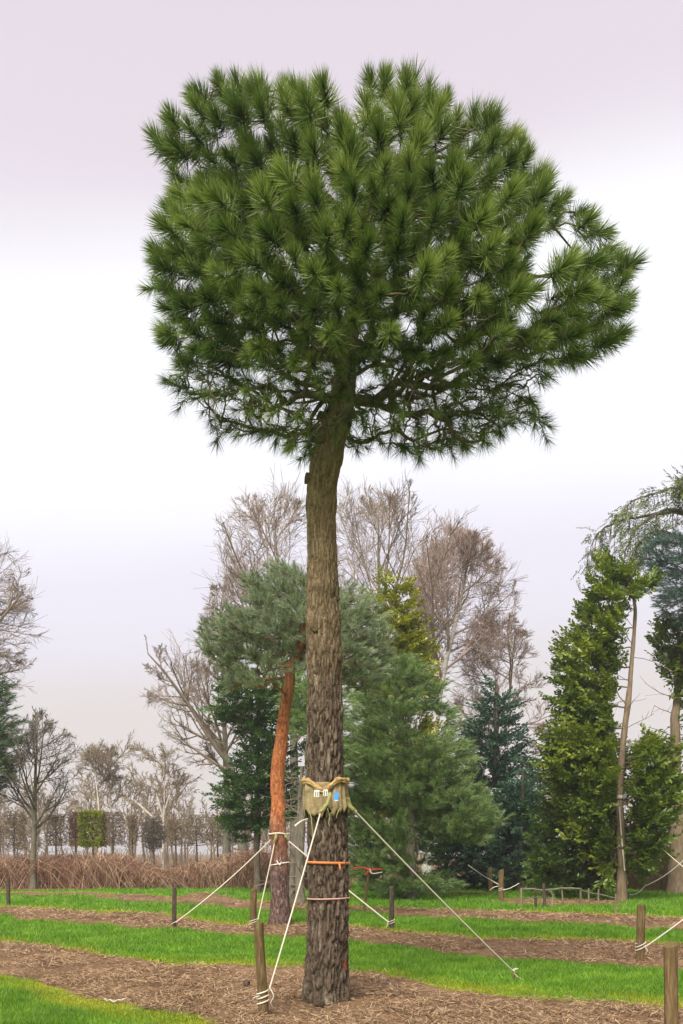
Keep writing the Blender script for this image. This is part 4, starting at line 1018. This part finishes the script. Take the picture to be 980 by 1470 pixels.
# ------------------------------------------------------------------ posts
m = Mat('weathered_post')
wn_ = m.noise(1.6, 6, .7, m.pos((26, 26, 3)), .4)
M['post'] = m.done(m.ramp(m.math('ADD', m.math('MULTIPLY', wn_, .75), m.math('MULTIPLY', m.noise(2.5, 3), .3)), [(.36, (.045, .028, .011)), (.52, (.115, .074, .030)), (.68, (.22, .155, .075))]), .9, m.bump(wn_, .8, .01))
m = Mat('dark_post')
wn_ = m.noise(1.6, 6, .7, m.pos((26, 26, 3)), .4)
M['post_dark'] = m.done(m.ramp(wn_, [(.34, (.030, .022, .015)), (.52, (.075, .055, .036)), (.70, (.16, .125, .085))]), .9, m.bump(wn_, .8, .01))
rp = np.random.default_rng(101)
def post(pb, pt, w, label, mat='post', Y=None, group='wooden guy posts', name='wooden_post'):
    if Y is None: X, Y = ground_xy(*pb)
    b = W(pb[0], pb[1], Y); t = W(pt[0], pt[1], Y); b[2] = gz(b[0], Y) - .12
    r = w / 2 / FPX * Y; S = 16
    L = t - b
    tt = np.array([0, .1, .3, .5, .7, .9, .985, 1.])
    P = b + tt[:, None] * L + rp.normal(size=(8, 3)) * [r * .03, r * .03, 0]
    R = r * np.array([1.04, 1.03, 1.01, 1., .99, .98, .97, .88])
    V, T, Q = capped_tube(P, R, S)
    d = vnoise(V * [22, 22, 2.5], 5) * r * .10
    cz = b + ((V - b) @ L / (L @ L))[:, None] * L
    V = V + norm(V - cz) * d[:, None]
    V[-1 - 0] += [0, 0, r * .08]
    o = obj(name, V, T, Q, M[mat], None, smooth=False, off=b)
    o.location = b.tolist()
    return tag(o, label, 'post', group), b, t, Y, r
pA = post((379, 1461), (371.5, 1324), 14.5, 'leaning brown post with rope coils near the tall pine foot')
pB = post((964, 1479), (962, 1357), 20, 'thick round pale-topped post standing on the soil beside the dark post')
pC = post((918.5, 1381), (920.5, 1299), 12, 'dark round post with white rope lashings')
pD = post((363.5, 1330), (363.5, 1276), 9.5, 'brown post beside the orange-trunked pine', 'post')
pE = post((250, 1332), (250, 1274), 6.5, 'slim dark post on the soil strip before the brambles', 'post_dark')
pF = post((12, 1300), (11.5, 1260), 5.5, 'thin dark post in front of the slim bare tree', 'post_dark')
pG = post((562, 1334), (562, 1273), 7.5, 'slim dark post in front of the light green pine', 'post_dark')
pH = post((719, 1292), (719.5, 1249), 8, 'post with frayed rope in front of the dark fir', 'post')
pI = post((705, 1282), (703.5, 1246), 6.5, 'short mossy post half hidden by the dark fir', 'post')
pJ = post((898, 1289), (897, 1250), 6, 'short post touching the bright green conifer trunk', 'post')
pK = post((957, 1276), (957, 1238), 4.5, 'thin dark post in front of the russet scrub', 'post_dark')
pL = post((521, 1309), (530, 1246), 4, 'thin leaning stake with red tape under the light green pine', 'post', name='leaning_stake')

# ------------------------------------------------------------------ ropes
def sag(a, b, n=14, s=.02):
    t = np.linspace(0, 1, n)[:, None]; P = a * (1 - t) + b * t; P[:, 2] -= (s * 4 * t * (1 - t))[:, 0]; return P
def coil(b, t, r, h0, turns, rr, pitch=.03, tilt=.02):
    d = norm(t - b); a = np.linspace(0, turns * 2 * np.pi, int(turns * 18) + 1)
    base = b + d * (.12 + h0)
    return np.stack([base[0] + (r + rr) * np.cos(a) + d[0] * a * pitch / 6.28, base[1] + (r + rr) * np.sin(a), base[2] + a / 6.283 * pitch + tilt * np.cos(a)], 1)
def rope(name, label, pts, r, mat='rope', s=.02, coils=None, sling=None, tails=(), group='guy ropes', cat='rope'):
    root = thing(name, pts[0], label, cat, group)
    P = np.vstack([sag(np.array(pts[i]), np.array(pts[i + 1]), 12, s)[(1 if i else 0):] for i in range(len(pts) - 1)])
    V, Q = tubes(P, np.full(len(P), r), 7); obj('line', V, None, Q, M[mat], root, smooth=True)
    if coils is not None:
        V, Q = tubes(coils, np.full(len(coils), min(r, .009)), 6); obj('lashing', V, None, Q, M['rope'], root, smooth=True)
    if sling is not None:
        sl = resample(np.array(sling), np.full(len(sling), r * 2.6), 12, .004, rp); V, Q = tubes(sl[0], sl[1], 7); obj('sling', V, None, Q, M['old_rope'], root, smooth=True)
    for tl in tails:
        tl = resample(np.array(tl), np.full(len(tl), r * .7), 10, .003, rp); V, Q = tubes(tl[0], tl[1], 5); obj('loose_end', V, None, Q, M['rope'], root, smooth=True)
    return root
# tall pine, to the near leaning post
o_, b, t, Yq, r = pA
a0 = W(460, 1166, YP - .34); e0 = W(387, 1418, Yq - .02)
cl = coil(b, t, r, .12, 3.3, .006, .05, .010)
rope('guy_rope', 'taut pale rope from the burlap sleeve to the leaning near post', [a0, e0], .0085, s=.012, coils=cl, sling=[W(474, 1139, YP - .33), W(470, 1152, YP - .36), W(463, 1163, YP - .355), a0],
     tails=[[W(386, 1418, Yq - .06), W(392, 1428, Yq - .08), W(389, 1440, Yq - .06), W(392, 1447, Yq - .02)], [W(372, 1429, Yq - .06), W(364, 1433, Yq - .05), W(362, 1437, Yq)]])
# tall pine, to a peg in the turf
gxp, gyp = ground_xy(738, 1403); peg_top = np.array([gxp, gyp, gz(gxp, gyp) + .05])
a1 = W(511, 1166, YP - .05)
rope('guy_rope', 'taut pale rope from the burlap sleeve down to the turf peg', [a1, peg_top], .0095, s=.02, sling=[W(498, 1145, YP - .12), W(503, 1158, YP - .08), a1],
     tails=[[peg_top + [-.03, 0, .02], peg_top + [.0, -.05, .06], peg_top + [.05, -.03, .05], peg_top + [.02, .03, .03], peg_top + [-.04, -.02, .04], peg_top + [.0, -.06, .02]],
            [peg_top, peg_top + [-.02, -.12, -.01], peg_top + [-.01, -.3, -.02], peg_top + [.02, -.45, -.03]]])
o = post((738, 1409), (737, 1399), 4, 'short wooden peg in the turf at the end of the long rope', 'post', name='turf_peg', group=None)
# orange pine ropes
YS = 20.3
ring = np.array([[W(400, 1197, YS)[0] + .22 * math.cos(a), YS + .22 * math.sin(a), W(400, 1197, YS)[2] + .01 * math.sin(3 * a)] for a in np.linspace(0, 4 * math.pi, 40)])
nb = thing('rope_collar', W(400, 1199, YS), 'pale rope collar knotted round the orange trunk', 'rope')
V, Q = tubes(ring, np.full(40, .022), 6); obj('line', V, None, Q, M['rope'], nb, smooth=True)
ring2 = np.array([[W(401, 1240, YS)[0] + .225 * math.cos(a), YS + .225 * math.sin(a), W(400, 1240, YS)[2] + .04 * math.cos(a)] for a in np.linspace(0, 2 * math.pi, 24)])
tp_ = thing('white_string', W(401, 1240, YS), 'white string tied round the orange trunk below the rope collar', 'string')
V, Q = tubes(ring2, np.full(24, .014), 5); obj('line', V, None, Q, M['tag_white'], tp_, smooth=True)
P, R = resample(np.array([W(399, 1240, YS - .24), W(397, 1235, YS - .25), W(401, 1242, YS - .25), W(404, 1237, YS - .25)]), [.012] * 4, 8); V, Q = tubes(P, R, 5); obj('knot', V, None, Q, M['tag_white'], tp_, smooth=True)
o_, b, t, Yq, r = pD
rope('guy_rope', 'steep pale rope from the orange trunk to the post beside it', [W(394, 1210, YS - .2), W(370, 1320, Yq - .05)], .014, s=.01, coils=coil(b, t, r, .06, 2.2, .01, .05), sling=[W(397, 1198, YS - .24), W(395.5, 1204, YS - .25), W(394, 1210, YS - .2)])
o_, b, t, Yq, r = pE
rope('guy_rope', 'long slack-looking rope from the orange trunk to the slim post before the brambles', [W(391, 1203, YS), W(252, 1324, Yq - .05)], .013, s=.08, coils=coil(b, t, r, .08, 1.6, .008, .05))
o_, b, t, Yq, r = pG
rope('guy_rope', 'pale rope passing behind the tall pine to the slim post', [W(414, 1207, YS - .1), W(558, 1324, Yq - .06)], .014, s=.02, coils=coil(b, t, r, .10, 2.4, .01, .05), sling=[W(408, 1197, YS - .15), W(411, 1202, YS - .15), W(414, 1207, YS - .1)],
     tails=[[W(557, 1324, Yq - .1), W(555, 1330, Yq - .1), W(555, 1337, Yq - .08)]])
P = np.array([W(413, 1218, YS - .05), W(413.5, 1240, YS - .05), W(412, 1262, YS), W(411, 1285, YS)]); P, R = resample(P, [.010] * 4, 12, .006, rp); V, Q = tubes(P, R, 5)
o = obj('strand', V, None, Q, M['old_rope'], nb, smooth=True)
o_, b, t, Yq, r = pC
rope('guy_rope', 'rope rising from the dark round lashed post past the thick post', [W(922, 1362, Yq - .06), W(1010, 1297, Yq + 1.2)], .011, s=.015, coils=coil(b, t, r, .17, 2.6, .009, .05, .03), tails=[[W(924, 1358, Yq - .1), W(929, 1364, Yq - .1), W(926, 1370, Yq - .06)]])
o_, b, t, Yq, r = pH
rope('guy_rope', 'rope from the dark fir down to the post with frayed rope', [W(672, 1242, 37.), W(716, 1270, Yq - .05)], .022, s=.03, coils=coil(b, t, r, .32, 1.8, .012, .06), tails=[[W(722, 1278, Yq - .08), W(732, 1275, Yq - .1), W(745, 1268, Yq - .1)], [W(716, 1272, Yq), W(708, 1274, Yq - .1), W(703, 1278, Yq)]])
o_, b, t, Yq, r = pJ
rope('guy_rope', 'slack rope from the post by the green conifer out past the russet scrub', [W(903, 1284, Yq), W(925, 1272, Yq), W(985, 1231, Yq + 1.)], .020, s=.12, coils=coil(b, t, r, .2, 2., .012, .05))
rope('guy_rope', 'thin rope slanting down across the russet scrub', [W(934, 1203, 31.2), W(990, 1252, 29.)], .014, s=.03)
rope('guy_rope', 'upright pale rope along the bright green conifer trunk', [W(889, 1158, 30.7), W(891, 1190, 30.75), W(896.5, 1250, 30.6)], .024, s=.01)
nb = thing('rope_collar', W(891, 1146, 31.), 'pale rope collar wound round the bright green conifer trunk', 'rope')
ring = np.array([[W(891, 1146, 31.)[0] + .17 * math.cos(a), 31. + .17 * math.sin(a), W(891, 1147, 31.)[2] + .02 * a / 3] for a in np.linspace(0, 6 * math.pi, 54)])
V, Q = tubes(ring, np.full(54, .024), 6); obj('line', V, None, Q, M['rope'], nb, smooth=True)
# red tape on the leaning stake
o_, b, t, Yq, r = pL
rt = thing('red_tape', t, 'red marking tape strung between the leaning stake and the tall trunk', 'tape')
P, R = resample(np.array([W(506, 1247, Yq - .02), W(518, 1245, Yq), W(530, 1248, Yq - .05), W(549, 1248, Yq - .05)]), [.02, .018, .03, .018], 14, .006, rp); V, Q = tubes(P, R, 5); obj('line', V, None, Q, M['tape_red'], rt, smooth=True)
for pl in ([(530, 1248), (527, 1254), (524, 1256)], [(530, 1247), (534, 1254), (549, 1252)]):
    P, R = resample(WP(pl, Yq - .06), [.03, .02, .012], 8); V, Q = tubes(P, R, 5); obj('loose_end', V, None, Q, M['tape_red'] if pl[2][0] < 530 else M['tag_white'], rt, smooth=True)

# ------------------------------------------------------------------ low rustic barrier
YF = 26.5
rfz = thing('rustic_barrier', W(790, 1304, YF), 'low rustic barrier of thin poles and rails round a reddish soil bed', 'barrier')
for x, y0, y1, w, dy, mt in ((748, 1303, 1275, 3, 0, 'bark_thuja'), (768.5, 1303, 1274, 4, .4, 'post_dark'), (781, 1306, 1268, 4.5, .2, 'post_dark'), (794, 1306, 1283, 3.2, 0, 'bark_thuja'), (808, 1300, 1278, 2.4, 1.2, 'bark_thuja'),
                         (832.5, 1300, 1276, 3, .6, 'bark_thuja'), (845, 1302, 1275, 2.6, .8, 'bark_thuja'), (859, 1298, 1276, 2.4, 1.6, 'bark_thuja'), (884, 1320, 1283, 2.6, -2.6, 'bark_thuja')):
    Yp = YF + dy; b = W(x, y0, Yp); b[2] = gz(b[0], Yp) - .1; t = W(x + rp.normal() * .6, y1, Yp)
    P, R = resample(np.array([b, (b + t) / 2 + rp.normal(size=3) * .01, t]), np.full(3, w / 2 / FPX * Yp), 6); V, T, Q = capped_tube(P, R, 7); obj('pole', V, T, Q, M[mt], rfz)
for pl, dy, r in (([(747, 1276), (768, 1277), (785, 1278), (808, 1275), (834, 1276)], .2, .034), ([(785, 1277), (790, 1280), (795, 1289)], -.02, .026), ([(832, 1277), (845, 1281), (860, 1284), (885, 1289)], .3, .022), ([(748, 1290), (770, 1288), (790, 1289)], .35, .02)):
    L = WP(pl, YF + dy); P, R = resample(L, np.full(len(L), r), 16, .006, rp); V, T, Q = capped_tube(P, R, 6); obj('rail', V, T, Q, M['bark_grey'], rfz)

# ------------------------------------------------------------------ fallen wood and cones by the trunk
def stick(name, label, pl, r, mat, lift=.03, cat='stick'):
    q = np.array([ground_xy(x, y) for x, y in pl]); z = ground_z(q[:, 0], q[:, 1]) + lift
    L = np.column_stack([q, z]); P, R = resample(L, np.linspace(r, r * .5, len(L)), 18, .008, rp); V, Q = tubes(P, R, 6)
    return tag(obj(name, V, None, Q, M[mat], smooth=True), label, cat)
stick('fallen_branch', 'long thin fallen branch on the soil beside the pine foot', [(503, 1431), (520, 1429), (545, 1430), (578, 1429), (600, 1428)], .014, 'bark_pine_twig')
stick('fallen_branch', 'pale bent twig arching over the soil by the pine foot', [(540, 1417), (552, 1418), (566, 1424), (575, 1429)], .008, 'twig', .07)
stick('fallen_branch', 'short dark twig standing out of the turf by the pine', [(501, 1398), (504, 1395), (507, 1392)], .008, 'twig_dark', .1)
stick('loose_rope', 'frayed pale rope end lying on the soil near the corner turf', [(150, 1436), (166, 1440), (185, 1438), (200, 1433), (209, 1435)], .012, 'rope', cat='rope')
for x, y, L_, lab in ((452, 1447, 1., 'dark open pine cone lying before the pine foot'), (466, 1448, 1.2, 'dark open pine cone lying beside its neighbour before the pine foot'), (357, 1420, 1.1, 'pine cone on the soil beyond the leaning post')):
    X, Y = ground_xy(x, y); o = link('fallen_cone', cm); o.location = (X, Y, gz(X, Y) + .055); o.rotation_euler = (1.6, 0, rp.uniform(0, 6)); o.scale = (1.1 * L_, 1.1 * L_, 1.1 * L_); tag(o, lab, 'cone', 'fallen pine cones')

# ------------------------------------------------------------------ grass, moss, needle litter
rg = np.random.default_rng(111)
def in_view(X, Y, pad=60):
    px = CX + FPX * X / Y; return (px > -pad) & (px < 980 + pad)
def scatter(n, y0, y1, powr=1.):
    Y = 1 / np.interp(rg.random(n) ** powr, [0, 1], [1 / y0, 1 / y1])      # denser near, in proportion to how large it shows
    X = rg.uniform(-.5, .5, n) * 1.0 * Y * 980 / FPX * 1.15
    return X, Y
X, Y = scatter(620000, 8.2, 48)
g, e = grass_mask(X, Y)
dens = np.clip(.15 + g * 4, 0, 1) * (.55 + .45 * np.clip(vnoise(np.stack([X * 2, Y * 2, X * 0], -1), 40) + .5, 0, 1))
k = (g > -.05) & (rg.random(len(X)) < dens)
X, Y, e = X[k], Y[k], e[k]; n = len(X)
print('GRASS blades', n)
h = rg.uniform(.035, .085, n) * (.75 + .5 * np.clip(vnoise(np.stack([X * 1.3, Y * 1.3, X * 0], -1), 44) + .5, 0, 1)) * np.clip(Y / 16, .9, 1.6)
w = rg.uniform(.006, .010, n) * np.clip(Y / 11, 1, 3.2)
moss = np.clip((.85 - e) / .6, 0, 1) * (rg.random(n) < .25 + .75 * np.clip(vnoise(np.stack([X * 1.1, Y * 1.1, X * 0], -1), 47) + .6, 0, 1)); h = h * (1 - .55 * moss); w = w * (1 + 1.0 * moss)
a = rg.random(n) * 2 * np.pi; l = rg.normal(size=(n, 2)) * .55
b = np.stack([X, Y, ground_z(X, Y) - .004], 1)
s = np.stack([np.cos(a), np.sin(a), np.zeros(n)], 1) * (w / 2)[:, None]
t = b + np.stack([l[:, 0] * h, l[:, 1] * h, h], 1)
V = np.stack([b - s, b + s, t], 1).reshape(-1, 3)
m = Mat('grass_blades')
f = m.math('ADD', m.math('MULTIPLY', m.noise(1.6, 4), .62), m.math('MULTIPLY', m.attr('rnd'), .38))
gc = m.ramp(f, [(.30, (.060, .150, .007)), (.5, (.125, .275, .011)), (.72, (.25, .42, .022))])
gc = m.mix(m.math('MULTIPLY', m.attr('moss'), .8), gc, (.40, .39, .020))
M['grass'] = m.leaf(gc, .35, .03, .5)
o = obj('grass', V, np.arange(3 * n).reshape(-1, 3), None, M['grass'], attrs={'rnd': np.repeat(rg.random(n), 3), 'moss': np.repeat(moss, 3)})
tag(o, 'short bright green turf growing in strips', 'grass', kind='stuff')

X, Y = scatter(230000, 8.2, 36)
g, e = grass_mask(X, Y)
cover = np.clip(.55 + .9 * vnoise(np.stack([X * 1.7, Y * 1.7, X * 0], -1), 50), .12, 1)
k = (g < .12) & (rg.random(len(X)) < cover * np.where(g > -.05, .25, 1)); X, Y = X[k], Y[k]; n = len(X)
print('LITTER', n)
L = rg.uniform(.03, .125, n) * np.clip(Y / 14, 1, 1.6); w = rg.uniform(.004, .008, n) * np.clip(Y / 10, 1, 2.5)
a = rg.random(n) * 2 * np.pi; tilt = rg.normal(size=n) * .22
d = np.stack([np.cos(a) * np.cos(tilt), np.sin(a) * np.cos(tilt), np.sin(tilt)], 1)
zz = ground_z(X, Y) + .022 + rg.random(n) * .025 + np.abs(np.sin(tilt)) * L * .5
c = np.stack([X, Y, zz], 1); sd_ = norm(np.cross(d, rg.normal(size=(n, 3)) * .4 + [0, 0, 1])) * (w / 2)[:, None]
V = np.stack([c - d * (L / 2)[:, None] - sd_, c - d * (L / 2)[:, None] + sd_, c + d * (L / 2)[:, None] + sd_ * .5, c + d * (L / 2)[:, None] - sd_ * .5], 1).reshape(-1, 3)
m = Mat('needle_litter')
M['litter'] = m.done(m.ramp(m.math('ADD', m.math('MULTIPLY', m.attr('rnd'), .65), m.math('MULTIPLY', m.noise(1.2, 4), .4)), [(.12, (.050, .028, .016)), (.38, (.19, .112, .058)), (.62, (.35, .225, .12)), (.95, (.56, .42, .26))]), .85)
o = obj('needle_litter', V, None, np.arange(4 * n).reshape(-1, 4), M['litter'], attrs={'rnd': np.repeat(rg.random(n), 4)})
tag(o, 'brown fallen pine needles and straw on the soil strips', 'litter', kind='stuff')
# ------------------------------------------------------------------ air
V, Q = box(np.array([0., 1150., 14.5]), 3600., 3200., 33.)
hm = bpy.data.materials.new('thin_haze'); hm.use_nodes = True; ht = hm.node_tree; ht.nodes.clear()
ho = ht.nodes.new('ShaderNodeOutputMaterial'); hv = ht.nodes.new('ShaderNodeVolumePrincipled')
hv.inputs['Color'].default_value = (.93, .91, .93, 1); hv.inputs['Density'].default_value = .0008; hv.inputs['Anisotropy'].default_value = .2
ht.links.new(hv.outputs[0], ho.inputs['Volume'])
tag(obj('haze', V, None, Q, hm), 'thin pale winter haze over the nursery', 'haze', kind='stuff')
